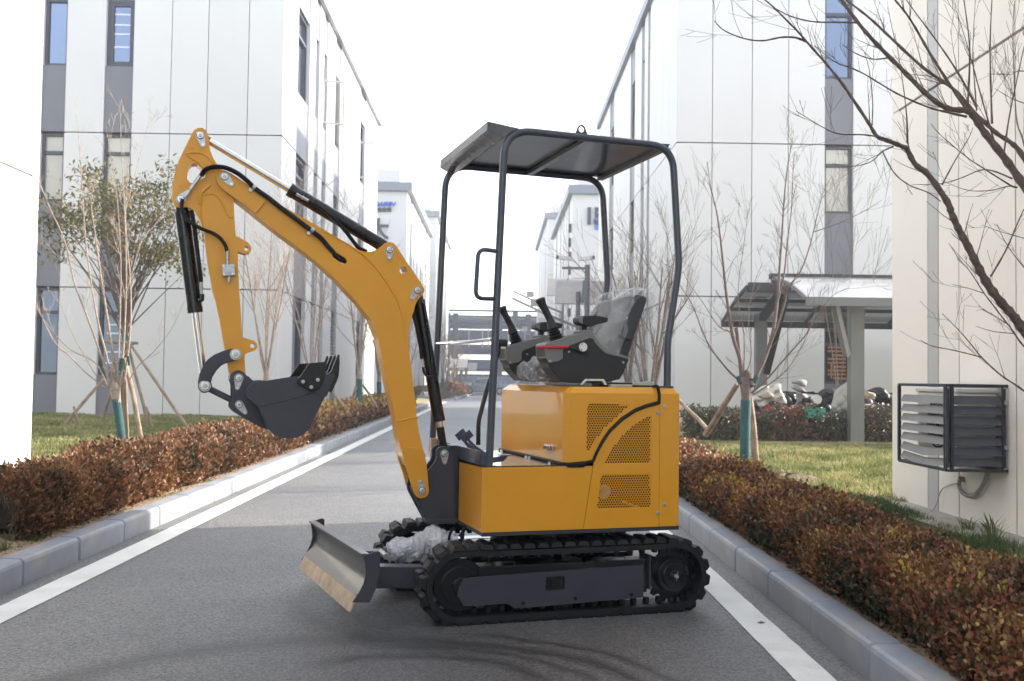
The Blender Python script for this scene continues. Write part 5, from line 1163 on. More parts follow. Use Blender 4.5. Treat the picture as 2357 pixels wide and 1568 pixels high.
HL2 = leafmat('orange_hedge_leaves', [(0, (.018, .022, .010)), (.25, (.06, .045, .022)), (.5, (.17, .075, .036)), (.7, (.25, .11, .05)), (.88, (.34, .19, .08)), (1, (.42, .29, .08))], .6, .3)
HG = leafmat('photinia_leaves', [(0, (.02, .03, .016)), (.35, (.05, .065, .03)), (.6, (.09, .09, .04)), (.8, (.15, .07, .04)), (.93, (.30, .05, .04)), (1, (.45, .03, .03))], .4, .2)
HT = mat('hedge_twigs', (.17, .12, .08), .8, var=.3, scale=30)
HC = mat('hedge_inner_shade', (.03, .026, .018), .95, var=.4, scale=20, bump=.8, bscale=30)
def hedge(label, x0, x1, y0, y1, zt_, zb_, n0, mt_, group, gap=None, hs=1.0, name='hedge'):
    T = thing(name, label, 'hedge', ((x0 + x1) / 2, y0, 0), group=group)
    ox, oy = (x0 + x1) / 2, y0; w = (x1 - x0) / 2; Ln = y1 - y0
    # density falls with distance
    n = n0; u = RNG.random(n * 2); yy = y0 + Ln * u
    keep = RNG.random(n * 2) < np.clip(5.0 / np.maximum(yy, 3.0), .12, 1) ** 1.1; yy = yy[keep]; m_ = len(yy)
    t = RNG.random(m_) * 2 - 1; up = RNG.random(m_)
    hgt = (zt_ - zb_) * hs * (1 + .17 * fbm(yy * 1.7, yy * 0 + 3) + .10 * fbm(yy * 6, t * 3)); 
    # surface shell of a rounded section: angle phi over the top
    phi = (RNG.random(m_) * 1.16 - .08) * pi; depth = 1 - RNG.random(m_) ** 1.8 * .32
    ex = np.sign(np.cos(phi)) * np.abs(np.cos(phi)) ** .42; ez = np.abs(np.sin(phi)) ** .5
    low = RNG.random(m_) < .35; ez = np.where(low, RNG.random(m_) * .95, ez); ex = np.where(low, np.sign(ex) * (1 - .12 * RNG.random(m_)), ex)
    wob = 1 + .08 * fbm(yy * 3.1, ez * 4 + t) + .045 * RNG.normal(size=m_)
    bot = np.clip(.84 + ez * .9, 0, 1)
    X = ex * w * wob * depth * bot; Z = zb_ + .03 + hgt * ez * np.where(low, 1, depth) + RNG.normal(size=m_) * .012
    P_ = np.stack([X, yy - oy, Z], 1); nrm = np.stack([ex, RNG.normal(size=m_) * .3, ez + .25], 1)
    size = (.021 + .012 * RNG.random(m_)) * np.clip(yy / 6.0, .9, 3.4)
    # leaves sit along short upright or outward sprigs
    kk_ = 8; ns = m_ // kk_; sel = RNG.permutation(m_)[:ns]; Pb = P_[sel]; dr = nrm[sel] * .8 + RNG.normal(size=(ns, 3)) * .45 + np.array([0, 0, .75]); dr /= np.linalg.norm(dr, axis=1)[:, None]
    sc_ = np.clip(Pb[:, 1] + oy, 3, 60) / 6.0; ln_ = (.05 + .06 * RNG.random(ns) ** 2) * np.clip(sc_, .9, 1.8); tt_ = np.tile(np.linspace(0, 1, kk_), (ns, 1)) + RNG.random((ns, kk_)) * .08
    Pl = Pb[:, None, :] + dr[:, None, :] * (ln_[:, None] * (tt_ - .6))[:, :, None] + RNG.normal(size=(ns, kk_, 3)) * (.007 * np.clip(sc_, 1, 3))[:, None, None]
    ax_ = dr[:, None, :] * 1.1 + RNG.normal(size=(ns, kk_, 3)) * .5; ax_ /= np.linalg.norm(ax_, axis=2)[:, :, None]
    bx_ = RNG.normal(size=(ns, kk_, 3)); bx_ -= (bx_ * ax_).sum(2)[:, :, None] * ax_; bx_ /= np.linalg.norm(bx_, axis=2)[:, :, None]
    s_ = ((.020 + .012 * RNG.random((ns, kk_))) * np.clip(sc_, .9, 3.4)[:, None])[:, :, None]; Vv = np.empty((ns, kk_, 4, 3))
    Vv[:, :, 0] = Pl - ax_ * s_ * .5; Vv[:, :, 1] = Pl + bx_ * s_ * .3 + ax_ * s_ * .1; Vv[:, :, 2] = Pl + ax_ * s_ * .5; Vv[:, :, 3] = Pl - bx_ * s_ * .3 + ax_ * s_ * .1
    V = Vv.reshape(-1, 3); Fc = np.arange(ns * kk_ * 4).reshape(-1, 4)
    o = raw('foliage', V, Fc, mt_, T); o['kind'] = 'stuff'
    mb = MB(); k = 0
    for y in np.arange(y0, min(y1, y0 + 9), .14):
        for s in (-.7, .0, .7):
            b0 = Vector((s * w * .8 + random.uniform(-.05, .05), y - oy, zb_ - .02)); 
            for j in range(2): mb.tube([b0, b0 + Vector((random.uniform(-.05, .05) + s * w * .1, random.uniform(-.06, .06), (zt_ - zb_) * .5)), b0 + Vector((random.uniform(-.12, .12) + s * w * .2, random.uniform(-.12, .12), (zt_ - zb_) * random.uniform(.85, 1.12)))], [.005, .003, .0015], 3, False)
    tw = mb.obj('twigs', HT, T); tw['kind'] = 'stuff'
    # filler coloured as the hedge's inner shade, so the ground does not shine through
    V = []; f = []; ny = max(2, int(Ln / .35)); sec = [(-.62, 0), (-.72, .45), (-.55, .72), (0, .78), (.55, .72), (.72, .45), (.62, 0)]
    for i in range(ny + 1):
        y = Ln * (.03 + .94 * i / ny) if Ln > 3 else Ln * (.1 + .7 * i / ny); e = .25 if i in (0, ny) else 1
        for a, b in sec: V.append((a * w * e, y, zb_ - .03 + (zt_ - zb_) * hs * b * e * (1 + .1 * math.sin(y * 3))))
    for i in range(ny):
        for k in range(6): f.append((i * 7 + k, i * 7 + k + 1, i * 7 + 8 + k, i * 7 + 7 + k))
    if Ln > 3: MB().add(V, f).obj('inner_shade_mass', HC, T)
    return T
GH = 'clipped hedges along the kerbs'
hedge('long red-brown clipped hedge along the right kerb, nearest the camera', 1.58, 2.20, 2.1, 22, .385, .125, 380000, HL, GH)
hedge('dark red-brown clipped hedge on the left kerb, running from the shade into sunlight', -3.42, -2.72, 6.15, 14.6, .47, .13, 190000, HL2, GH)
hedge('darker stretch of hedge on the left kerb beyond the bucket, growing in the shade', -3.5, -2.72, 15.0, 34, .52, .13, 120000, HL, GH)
hedge('small end piece of hedge at the lower left corner, before the bare soil', -3.4, -2.76, 3.4, 5.56, .42, .13, 60000, HL, GH)
hedge('low green and red-leaved hedge in front of the parked scooters', 3.4, 13, 0, 1.0, .86, .16, 0, HG, None) if False else None
def cross_hedge():
    T = thing('photinia_hedge', 'loose green and red-leaved hedge in front of the parked scooters', 'hedge', (7.3, 16.4, 0))
    n = 52000; x = RNG.random(n) * 11.5 - 4.3; d = RNG.random(n); z = RNG.random(n) ** .8
    zt_ = .52 * (1 + .22 * fbm(x * 3.2, x * 0)); P_ = np.stack([x, (d - .5) * .7, .17 + zt_ * z + RNG.normal(size=n) * .03], 1)
    keep = RNG.random(n) < (.35 + .65 * (fbm(x * 7, z * 4) > -.25)); P_ = P_[keep]; n = len(P_)
    V, Fc = leaves(n, P_, np.tile([0, -.3, .3], (n, 1)), .05 + .03 * RNG.random(n), .42); o = raw('foliage', V, Fc, HG, T); o['kind'] = 'stuff'
    mb = MB()
    for k in range(150):
        a = Vector((random.uniform(-4.3, 7), random.uniform(-.3, .3), .1)); mb.tube([a, a + Vector((random.uniform(-.15, .15), random.uniform(-.1, .1), .3)), a + Vector((random.uniform(-.3, .3), random.uniform(-.2, .2), .6))], [.008, .005, .002], 3, False)
    mb.obj('stems', HT, T)['kind'] = 'stuff'
cross_hedge()
def shrub_row(label, x, y0, y1, w, h, n, mt_):
    T = thing('low_shrub_bed', label, 'shrubs', (x, y0, 0)); yy = RNG.random(n) * (y1 - y0); a = RNG.random(n) * pi; d = 1 - .3 * RNG.random(n)
    P_ = np.stack([np.cos(a) * w * d, yy, fall(y0) + .1 + h * np.sin(a) * d * (1 + .2 * fbm(yy * 2, yy * 0))], 1); V, Fc = leaves(n, P_, np.stack([np.cos(a), 0 * a, np.sin(a)], 1), .14 + .08 * RNG.random(n), .7); raw('foliage', V, Fc, mt_, T)['kind'] = 'stuff'
ORG = leafmat('orange_shrub_leaves', [(0, (.16, .07, .03)), (.5, (.36, .15, .06)), (1, (.46, .22, .09))], .5, .2)
OLV = leafmat('olive_shrub_leaves', [(0, (.06, .06, .03)), (.5, (.12, .11, .05)), (1, (.2, .17, .08))], .5, .2)
shrub_row('olive low shrub bed far down the left kerb', -3.9, 53, 62, 1.1, .5, 7000, OLV); shrub_row('orange low shrub bed far down the left kerb', -3.2, 63, 84, 1.0, .75, 9000, ORG)
kk = kerb_run(-2.0, -1, 50.5, 88, lambda y: fall(y)); 
# grass
def grass(name, label, xr_, yr_, zf, n, hgt, mt_, mask=None, lean=.5):
    x = xr_[0] + RNG.random(n) * (xr_[1] - xr_[0]); y = yr_[0] + RNG.random(n) * (yr_[1] - yr_[0])
    if mask is not None: k = mask(x, y); x, y = x[k], y[k]
    n = len(x); z = np.array([zf(a, b) for a, b in zip(x, y)]); h = hgt * (.5 + RNG.random(n)) * (1 + .5 * fbm(x * 2, y * 2)); a = RNG.random(n) * 2 * pi; w = .0035 * np.clip(y / 5, 1, 3.2)
    dx, dy = np.cos(a) * w, np.sin(a) * w; lx = RNG.normal(size=n) * h * lean; ly = RNG.normal(size=n) * h * lean
    V = np.empty((n, 3, 3)); V[:, 0] = np.stack([x - dx, y - dy, z - .004], 1); V[:, 1] = np.stack([x + dx, y + dy, z - .004], 1); V[:, 2] = np.stack([x + lx, y + ly, z + h], 1)
    o = raw(name, V.reshape(-1, 3), np.arange(n * 3).reshape(n, 3), mt_); o['kind'] = 'stuff'; tag(o, label, 'grass'); return o
GR = leafmat('winter_grass', [(0, (.08, .10, .03)), (.35, (.15, .18, .05)), (.62, (.24, .25, .08)), (.75, (.38, .32, .14)), (1, (.48, .40, .22))], .6, .3)
GR2 = leafmat('green_grass', [(0, (.04, .07, .02)), (.4, (.075, .12, .035)), (.7, (.13, .17, .06)), (1, (.30, .28, .14))], .55, .3)
grass('lawn_grass', 'short yellow-green winter grass on the left lawn', (-11, -3.35), (9.5, 22.2), zl, 150000, .045, GR, lambda x, y: fbm(x * 1.5, y * 1.9) + .35 * RNG.normal(size=len(x)) > -.5)
grass('lawn_grass', 'sunlit yellow-green winter grass on the right lawn before the scooters', (2.3, 8), (9.2, 15), zr, 120000, .05, GR, lambda x, y: fbm(x * 1.9, y * 2.3) + .35 * RNG.normal(size=len(x)) > -.45)
grass('grass_strip', 'greener grass strip between the right hedge and the cream wall', (2.25, 3.45), (3, 9.6), zr, 70000, .055, GR2)
grass('grass_tuft', 'small green grass tufts on the bare soil beside the left hedge', (-2.98, -2.74), (5.4, 6.4), lambda x, y: .13, 2600, .05, GR2, lambda x, y: fbm(x * 9, y * 7) > .1)
# bigger tufts by the wall
for (px_, py_, nb, h) in ((2320, 1245, 60, .22), (2055, 1165, 26, .12), (2105, 1185, 22, .12), (2270, 1225, 30, .16)):
    p = at_z(px_, py_, .06); mb = MB()
    for k in range(nb):
        a = random.uniform(0, 2 * pi); r = random.uniform(0, .06); b = Vector((p.x - .12 + r * cos(a), p.y + r * sin(a), .05)); hh = h * random.uniform(.5, 1.1); l = Vector((random.uniform(-.6, .6), random.uniform(-.4, .4), 1)).normalized() * hh
        s = Vector((cos(a + 1), sin(a + 1), 0)) * .0035; mb.add([b - s, b + s, b + l * .6 + s * .7, b + l + Vector((l.x * .5, 0, -hh * .08)), b + l * .6 - s * .7], [(0, 1, 2, 3, 4)])
    o = mb.obj('grass_clump', GR2, None); tag(o, {2320: 'tallest grass clump at the foot of the cream wall, nearest the camera', 2055: 'small grass clump by the corner of the cream wall', 2105: 'small grass clump where the thin grey cable reaches the ground', 2270: 'middling grass clump on the apron just beyond the tallest one'}[px_], 'grass', 'grass clumps along the cream wall')
# dead leaves on soil
n = 5200; x = np.where(RNG.random(n) < .6, 1.57 + RNG.random(n) * .16, -2.66 - RNG.random(n) * .14); y = 2.2 + RNG.random(n) ** 1.3 * 14
V, Fc = leaves(n, np.stack([x, y, .150 + RNG.random(n) * .01], 1), np.zeros((n, 3)), .018 + .014 * RNG.random(n), .6); V[:, 2] = .148 + (V[:, 2] - .15) * .3 + .004
o = raw('fallen_leaves', V, Fc, HL, None); o['kind'] = 'stuff'; tag(o, 'dry fallen leaves along the foot of the hedges', 'leaves')
# a leaf on the white line, pebble-like bits
p = at_z(2696 / 1.7378 + 555 / 1.677 / 1.7378, (1790 + 1185 / 1.677) / 1.7378, 0)
o = MB().add([(0, 0, .006), (.02, .008, .012), (.045, .004, .008), (.022, -.01, .006)], [(0, 1, 2, 3)]).obj('dry_leaf', HT, None, loc=(p.x, p.y, .0)); tag(o, 'single curled dry leaf on the right white line', 'leaf')
# soil mound with dry grass
mp = at_z(1811, 1105, .12); mb = MB(); n = 16
for i in range(9):
    for k in range(n): r = .34 * math.sin(pi / 2 * i / 8) if i else 0; a = 2 * pi * k / n; mb.v.append((mp.x + r * cos(a) * 1.2, mp.y + r * sin(a), .08 + .10 * cos(pi / 2 * i / 8) + .02 * sin(5 * a + i)))
for i in range(8):
    for k in range(n): mb.f.append((i * n + k, i * n + (k + 1) % n, (i + 1) * n + (k + 1) % n, (i + 1) * n + k))
o = mb.obj('soil_mound', mat('dark_mound_soil', (.13, .10, .06), .95, var=.5, scale=22, bump=1, bscale=45), None, smooth=True); tag(o, 'low brown soil mound behind the right hedge', 'soil mound')
# ------------------------------------------------------------------ trees
def grow(mb, p, d, L, r, depth, rnd, up=.12, curl=.25, kids=3, ang=.55, minr=.0012, side=5):
    n = 5; pts = [p.copy()]; rr = [r]; dd = d.normalized()
    for i in range(n):
        dd = (dd + Vector((rnd.gauss(0, 1), rnd.gauss(0, 1), rnd.gauss(0, 1))) * curl * .16 + Vector((0, 0, up * .3))).normalized(); pts.append(pts[-1] + dd * (L / n)); rr.append(max(minr, r * (1 - .72 * (i + 1) / n)))
    mb.tube(pts, rr, side if r > .006 else 3, False)
    if depth <= 0: return
    for k in range(kids):
        t = rnd.uniform(.25, .95); i = min(n - 1, int(t * n)); b = pts[i].lerp(pts[i + 1], t * n - i); ax = dd.orthogonal().normalized(); ax.rotate(Matrix.Rotation(rnd.uniform(0, 2 * pi), 3, dd))
        nd = (dd + ax * math.tan(ang * rnd.uniform(.6, 1.25))).normalized(); grow(mb, b, nd, L * rnd.uniform(.35, .6), max(minr, rr[i] * .55), depth - 1, rnd, up, curl, kids, ang, minr, 4)
def bare_tree(label, x, y, z, h, stems, spread, seed, mt_, trunk_h=.7, r0_=.05, wrap=True, depth=3, group=None, kids=4, minr=.0014, head=True):
    rnd = random.Random(seed); T = thing('bare_tree', label, 'tree', (x, y, z), group=group)
    mb = MB(); mb.tube([(0, 0, -.1), (.01, 0, trunk_h * .5), (0, .01, trunk_h), (0, 0, trunk_h + .12)], [r0_ * 1.1, r0_, r0_ * 1.05, r0_ * .8], 10)
    mb.obj('trunk', mt_, T, smooth=True)
    c = MB()
    for k in range(stems):
        a = 2 * pi * (k + rnd.uniform(-.3, .3)) / stems; s = spread * rnd.uniform(.45, 1.1); d = Vector((cos(a) * s, sin(a) * s, 1)); grow(c, Vector((0, 0, trunk_h - .02)), d, (h - trunk_h) * rnd.uniform(.75, 1.05), r0_ * rnd.uniform(.38, .55), depth, rnd, .10, .22, kids, .5, minr)
    c.obj('branches', mt_, T)
    if wrap: MB().tube([(0, 0, 0), (.01, 0, trunk_h * .5), (0, .01, trunk_h * .92)], [r0_ * 1.28, r0_ * 1.2, r0_ * 1.22], 12).obj('cloth_wrap', WRAP, T, smooth=True)
    return T
def traced(label, conv, trunk, stems, base, seed, mt_, wrapspec=None, twig=1.0, jit=.5, name='bare_tree', sub=2, bud=False, minr=.0014, frame=None):
    """a tree whose main stems follow measured courses; depth comes from a spread around its own position"""
    rnd = random.Random(seed); T = thing(name, label, 'tree', base)
    B_ = Vector(base); mb = MB(); mb.tube([Vector(p) - B_ for p, _ in trunk], [r for _, r in trunk], 12); mb.obj('trunk', mt_, T, smooth=True)
    c = MB()
    for st in stems:
        L, Y0, Y1, r_0, r_1 = st
        n = len(L); P_ = [at_Y(*conv(x, y), Y0 + (Y1 - Y0) * (i / (n - 1)) ** 1.2) - B_ for i, (x, y) in enumerate(L)]
        P_ = smoothpts(P_, 5); m_ = len(P_); rr = [r_0 + (r_1 - r_0) * (i / (m_ - 1)) ** .8 for i in range(m_)]
        rr = [max(minr, a * (1 + .12 * rnd.random() + (.25 if bud and i % 3 == 0 else 0))) for i, a in enumerate(rr)]
        c.tube(P_, rr, 7 if r_0 > .012 else 5, True)
        tot = sum((P_[i + 1] - P_[i]).length for i in range(m_ - 1)); nt_ = int(tot * 6 * twig)
        for k in range(nt_):
            i = rnd.randrange(int(m_ * .25), m_ - 1); d = (P_[i + 1] - P_[i]).normalized(); ax = d.orthogonal().normalized(); ax.rotate(Matrix.Rotation(rnd.uniform(0, 2 * pi), 3, d))
            grow(c, P_[i], (d + ax * rnd.uniform(.5, 1.1) + Vector((0, 0, .25))), rnd.uniform(.10, .36) * twig ** .3, max(minr, min(.0042, rr[i] * .42)), rnd.choice([0, 1, 1, sub - 1]), rnd, .15, .3, 3, .6, minr)
    c.obj('branches', mt_, T)
    return T, B_
def wrapcloth(T, B_, pts, rs): MB().tube(smoothpts([Vector(p) - B_ for p in pts], 6), [rs * (1 + .05 * (i % 2)) for i in range(len(pts) * 6 - 5)], 14).obj('cloth_wrap', WRAP, T, smooth=True)
# left pollarded tree with pale stems
TY = 12.4; N_ = lambda x, y, Y=TY: tuple(at_Y(*cN(x, y), Y)); base = N_(513, 1480)
stems = [([(465, 1215), (430, 1090), (370, 920), (310, 760), (270, 590), (205, 445), (160, 330), (152, 310)], TY, 11.9, .017, .003),
         ([(475, 1180), (440, 1050), (400, 880), (362, 620), (345, 400), (332, 190), (318, 60)], TY, 12.9, .016, .002),
         ([(482, 1150), (455, 950), (425, 760), (398, 560), (380, 420), (400, 330)], TY, 12.2, .019, .004),
         ([(490, 1190), (500, 960), (505, 700), (495, 480), (480, 330), (440, 100)], TY, 12.0, .013, .002),
         ([(505, 1190), (522, 940), (528, 700), (518, 400), (508, 220), (500, 5)], TY, 12.6, .015, .002),
         ([(520, 1180), (545, 960), (545, 760), (525, 500), (535, 300), (560, 130)], TY, 13.0, .014, .002),
         ([(445, 1205), (370, 1150), (290, 1070), (220, 1000), (150, 855), (60, 710), (0, 630)], TY, 11.5, .010, .002),
         ([(450, 1200), (400, 1100), (290, 1040), (190, 930), (150, 860)], TY, 12.9, .010, .003),
         ([(535, 1180), (580, 1110), (650, 1045), (720, 950), (772, 840)], TY, 12.1, .008, .002),
         ([(530, 800), (590, 600), (650, 520), (720, 430)], TY, 12.8, .007, .002), ([(385, 790), (300, 700), (200, 620), (155, 590)], TY, 12.8, .005, .0015),
         ([(400, 1150), (320, 1010), (262, 870), (250, 760), (265, 700)], TY, 12.8, .006, .002), ([(520, 480), (580, 250), (630, 60)], TY, 12.8, .005, .0015)]
TL, B_ = traced('many-stemmed bare tree with pale sunlit stems and teal cloth wrap behind the left hedge', cN,
    [(N_(513, 1480), .042), (N_(500, 1370), .042), (N_(490, 1270), .046), (N_(480, 1215), .062), (N_(485, 1180), .045)], stems, base, 5, BARKL, twig=.9, sub=3)
wrapcloth(TL, B_, [N_(515, 1485), N_(506, 1400), N_(496, 1320), N_(485, 1243)], .049)
for a, b, r in (((425, 1115), (450, 1160), .026), ((510, 1080), (505, 1135), .026), ((537, 1070), (540, 1110), .016)): wrapcloth(TL, B_, [N_(*a), N_(*b)], r)
# right pollarded tree
RY = 11.6; R2 = lambda x, y, Y=RY: tuple(at_Y(*cM(x, y), Y)); ftY = lambda x, y: R2(x, y)
rb = Vector(R2(478, 1700)); base = (rb.x, rb.y, .12)
stems = [([(455, 1200), (440, 1060), (400, 940), (375, 800), (350, 620), (330, 430), (312, 260), (290, 100), (268, 0), (240, -120), (225, -260)], RY, 11.3, .020, .002),
         ([(470, 1200), (440, 1040), (420, 860)], RY, 11.7, .021, .016), ([(420, 1000), (395, 900), (300, 850), (200, 700), (100, 560), (60, 480)], RY, 12.0, .008, .0015),
         ([(525, 1240), (560, 1170), (620, 1040), (670, 860), (700, 600), (712, 420), (728, 200), (740, 0), (760, -200), (800, -420)], RY, 11.9, .022, .003),
         ([(600, 1080), (650, 960), (700, 830), (745, 690), (760, 600), (850, 480), (910, 320), (960, 120), (1000, -40), (1060, -160)], RY, 11.2, .013, .002),
         ([(690, 700), (740, 500), (760, 300), (790, 60), (800, -200), (815, -330)], RY, 12.0, .010, .0015),
         ([(440, 1215), (360, 1140), (250, 1000), (190, 880), (120, 700), (30, 560), (0, 500)], RY, 12.0, .011, .002),
         ([(520, 1300), (620, 1210), (760, 1050), (880, 915), (950, 800), (1060, 650), (1180, 590)], RY, 11.2, .010, .0015),
         ([(530, 1310), (640, 1240), (760, 1140), (850, 1000), (920, 850), (960, 700)], RY, 12.0, .008, .0015),
         ([(480, 1180), (520, 1040), (500, 800), (540, 560), (600, 420)], RY, 12.0, .005, .0014), ([(470, 1150), (470, 900), (430, 640), (470, 300), (500, 60)], RY, 11.8, .006, .0014),
         ([(940, 215), (1100, 160), (1250, 90), (1400, 0)], RY, 11.4, .005, .0014)]
stems = [(a, b, c, d * 1.3, e * 1.25) for a, b, c, d, e in stems]
TR, B_ = traced('bare pollarded tree with teal cloth wrap on the right lawn, next to the leaning stake', cM,
    [(base, .052), (R2(478, 1500), .050), (R2(485, 1330), .052), (R2(478, 1240), .060), (R2(488, 1150), .022)], stems, base, 9, BARKD, twig=1.7, sub=3)
kb = MB()
for (x, y, r) in ((470, 1230, .05), (500, 1190, .045), (515, 1235, .04), (488, 1160, .03), (450, 1215, .04)):
    c = Vector(R2(x, y)) - B_; kb.tube([c + Vector((0, 0, -r)), c + Vector((.01, -.01, -r * .4)), c + Vector((0, 0, r * .5)), c + Vector((0, .01, r))], [r * .5, r, r * .9, r * .35], 9)
kb.obj('pollard_head', BARKD, TR, smooth=True)['kind'] = 'stuff'
wrapcloth(TR, B_, [base, R2(478, 1560), R2(480, 1440), R2(484, 1345)], .057)
for a, b, r in (((432, 1185), (455, 1235), .036), ((560, 1190), (530, 1255), .028)): wrapcloth(TR, B_, [R2(*a), R2(*b)], r)
# foreground branches from the tree just outside the right edge
L_ = cL; GYb = 6.3
fb = [([(2600, 2600), (2420, 2200), (2150, 1950), (1990, 1700), (1740, 1560), (1700, 1450), (1600, 1370), (1500, 1290), (1430, 1160)], 6.3, 6.1, .026, .017)]
S1 = lambda L, a, b, r0_, r1_: fb.append((L, a, b, r0_, r1_))
mA = [((x / 1.681 + 2696 - 2896) * 1.96, (y / 1.681 + 800) * 1.96) for x, y in [(2353, 880), (2280, 780), (2200, 690), (2110, 570), (2040, 440), (1980, 320), (1920, 210), (1870, 100), (1835, 10)]]
fb = [([(2600, 2950)] + mA + [(1600, 1370), (1500, 1290), (1430, 1160)], 6.5, 6.2, .030, .014)]
S1([(1430, 1160), (1300, 1110), (1200, 1070), (1130, 960), (1010, 780), (920, 650), (800, 500), (640, 320), (570, 240), (390, 60), (320, 0), (200, -90)], 6.2, 6.0, .013, .003)
S1([(2600, 1850), (2352, 1460), (2200, 1240), (2050, 1050), (1960, 920), (1900, 870), (1750, 850), (1600, 750), (1400, 550), (1200, 350), (1060, 190), (920, 0), (850, -100)], 6.6, 6.4, .026, .008)
S1([(2600, 1700), (2352, 1240), (2250, 1120), (2130, 1040), (1960, 880), (1800, 700), (1560, 530), (1300, 290), (1150, 150), (960, 0), (880, -60)], 6.9, 6.9, .018, .005)
S1([(1900, 860), (1760, 650), (1620, 430), (1500, 220), (1430, 110), (1340, 0), (1300, -60)], 6.4, 6.2, .010, .004)
S1([(1980, 840), (1850, 600), (1700, 370), (1450, 30), (1400, -50)], 6.9, 7.0, .009, .002)
S1([(2140, 1180), (2100, 1050), (2000, 700), (1920, 400), (1810, 50)], 6.6, 6.3, .007, .0015); S1([(2100, 970), (2085, 400), (2100, 0)], 6.7, 6.8, .007, .003); S1([(2190, 1230), (2230, 950), (2280, 700), (2352, 370), (2400, 200)], 6.6, 6.4, .006, .002)
S1([(2400, 1330), (2340, 1090), (2290, 900), (2265, 300), (2275, 30)], 6.8, 6.7, .006, .0018); S1([(1910, 830), (1925, 500), (1920, 300), (1880, 0), (1870, -60)], 6.5, 6.3, .007, .002); S1([(1980, 870), (1960, 600), (1950, 400), (1970, 0)], 6.9, 6.9, .005, .0015)
S1([(2290, 1470), (2240, 1450), (2050, 1330), (1900, 1230), (1700, 1060), (1620, 970)], 6.6, 6.4, .006, .0015); S1([(2300, 1470), (2230, 1462), (2080, 1495), (1900, 1490), (1700, 1412)], 6.7, 6.9, .005, .0014); S1([(2260, 1400), (2050, 1330), (1850, 1400), (1700, 1440), (1470, 1450)], 6.5, 6.3, .005, .0014)
S1([(1430, 1160), (1280, 1090), (1100, 1058), (900, 1050), (760, 990), (565, 870)], 6.1, 5.8, .006, .0018); S1([(1330, 1148), (1240, 1190), (1150, 1270), (1000, 1305), (850, 1285)], 6.2, 6.3, .005, .0016)
S1([(640, 325), (560, 295), (450, 293), (300, 320), (150, 300), (0, 238), (-75, 165)], 6.1, 5.9, .007, .0025); S1([(1900, 915), (1750, 880), (1600, 840), (1350, 730), (1080, 570), (900, 500), (820, 450), (710, 360)], 6.5, 6.2, .008, .0018)
S1([(1280, 455), (1180, 465), (1080, 440), (1000, 400), (932, 352)], 6.4, 6.2, .005, .002); S1([(1050, 178), (900, 175), (700, 170), (530, 130), (390, 60)], 6.4, 6.3, .006, .003); S1([(1435, 1120), (1430, 900), (1400, 640), (1340, 260)], 6.2, 6.1, .005, .0014)
S1([(1160, 985), (1165, 800), (1140, 560), (1100, 410)], 6.1, 6.0, .004, .0014); S1([(1240, 1180), (1330, 1350), (1450, 1450), (1600, 1510), (1700, 1580)], 6.2, 6.2, .004, .003); S1([(1710, 1450), (1800, 1280), (1920, 1080), (1950, 1000)], 6.3, 6.4, .005, .0015)
mm = lambda L: [((x / 1.681 - 200) * 1.96, (y / 1.681 + 800) * 1.96) for x, y in L]
S1(mm([(2600, 1500), (2353, 1285), (2200, 1180), (2070, 1060), (1980, 950), (1890, 850), (1803, 765)]), 6.8, 6.7, .007, .0018); S1(mm([(2070, 1060), (1980, 1035), (1850, 1005), (1740, 985), (1658, 943)]), 6.75, 6.7, .004, .0018)
S1(mm([(2560, 1200), (2353, 985), (2270, 870), (2170, 740), (2080, 620), (1990, 480), (1920, 400), (1848, 290)]), 6.5, 6.4, .006, .0016); S1(mm([(2085, 628), (1980, 595), (1872, 568)]), 6.45, 6.4, .003, .0013); S1(mm([(2280, 898), (2150, 885), (2030, 850)]), 6.5, 6.4, .003, .0013)
S1(mm([(2230, 828), (2140, 770), (2074, 737)]), 6.5, 6.4, .003, .0013); S1(mm([(2130, 515), (2230, 340), (2300, 180), (2353, 60)]), 6.3, 6.2, .006, .003); S1(mm([(2440, 560), (2250, 320), (2170, 160)]), 6.5, 6.4, .004, .0014); S1(mm([(2400, 270), (2200, 215), (2070, 168)]), 6.6, 6.5, .003, .0013)
S1([(2700, 700), (2352, 560), (2250, 585), (2130, 583)], 6.7, 6.7, .004, .0014); S1([(2700, 950), (2352, 810), (2250, 770), (2125, 695)], 6.6, 6.7, .004, .0014)
tb = at_Y(*cL(2780, 3050), 6.5)
FT, B_ = traced('bare spreading tree whose grey-brown branches reach in from the upper right edge', cL, [((tb.x + .05, 6.5, 0.05), .06), ((tb.x + .02, 6.5, .5), .055), (tuple(at_Y(*cL(2600, 2950), 6.5)), .035)], fb, (tb.x + .05, 6.5, .05), 21, BARKD, twig=1.0, sub=2, bud=True, minr=.0013)
mb = MB()
for a, b in (((2600, 2950), (2600, 1850)), ((2600, 1850), (2600, 1700)), ((2600, 1700), (2700, 950)), ((2700, 950), (2700, 700)), ((2600, 1850), (2400, 1330)) if False else ((2600, 1850), (2620, 1780))):
    mb.tube([at_Y(*cL(*a), 6.6) - B_, at_Y(*cL(*b), 6.7) - B_], .022, 8)
mb.obj('limb', BARKD, FT, smooth=True)
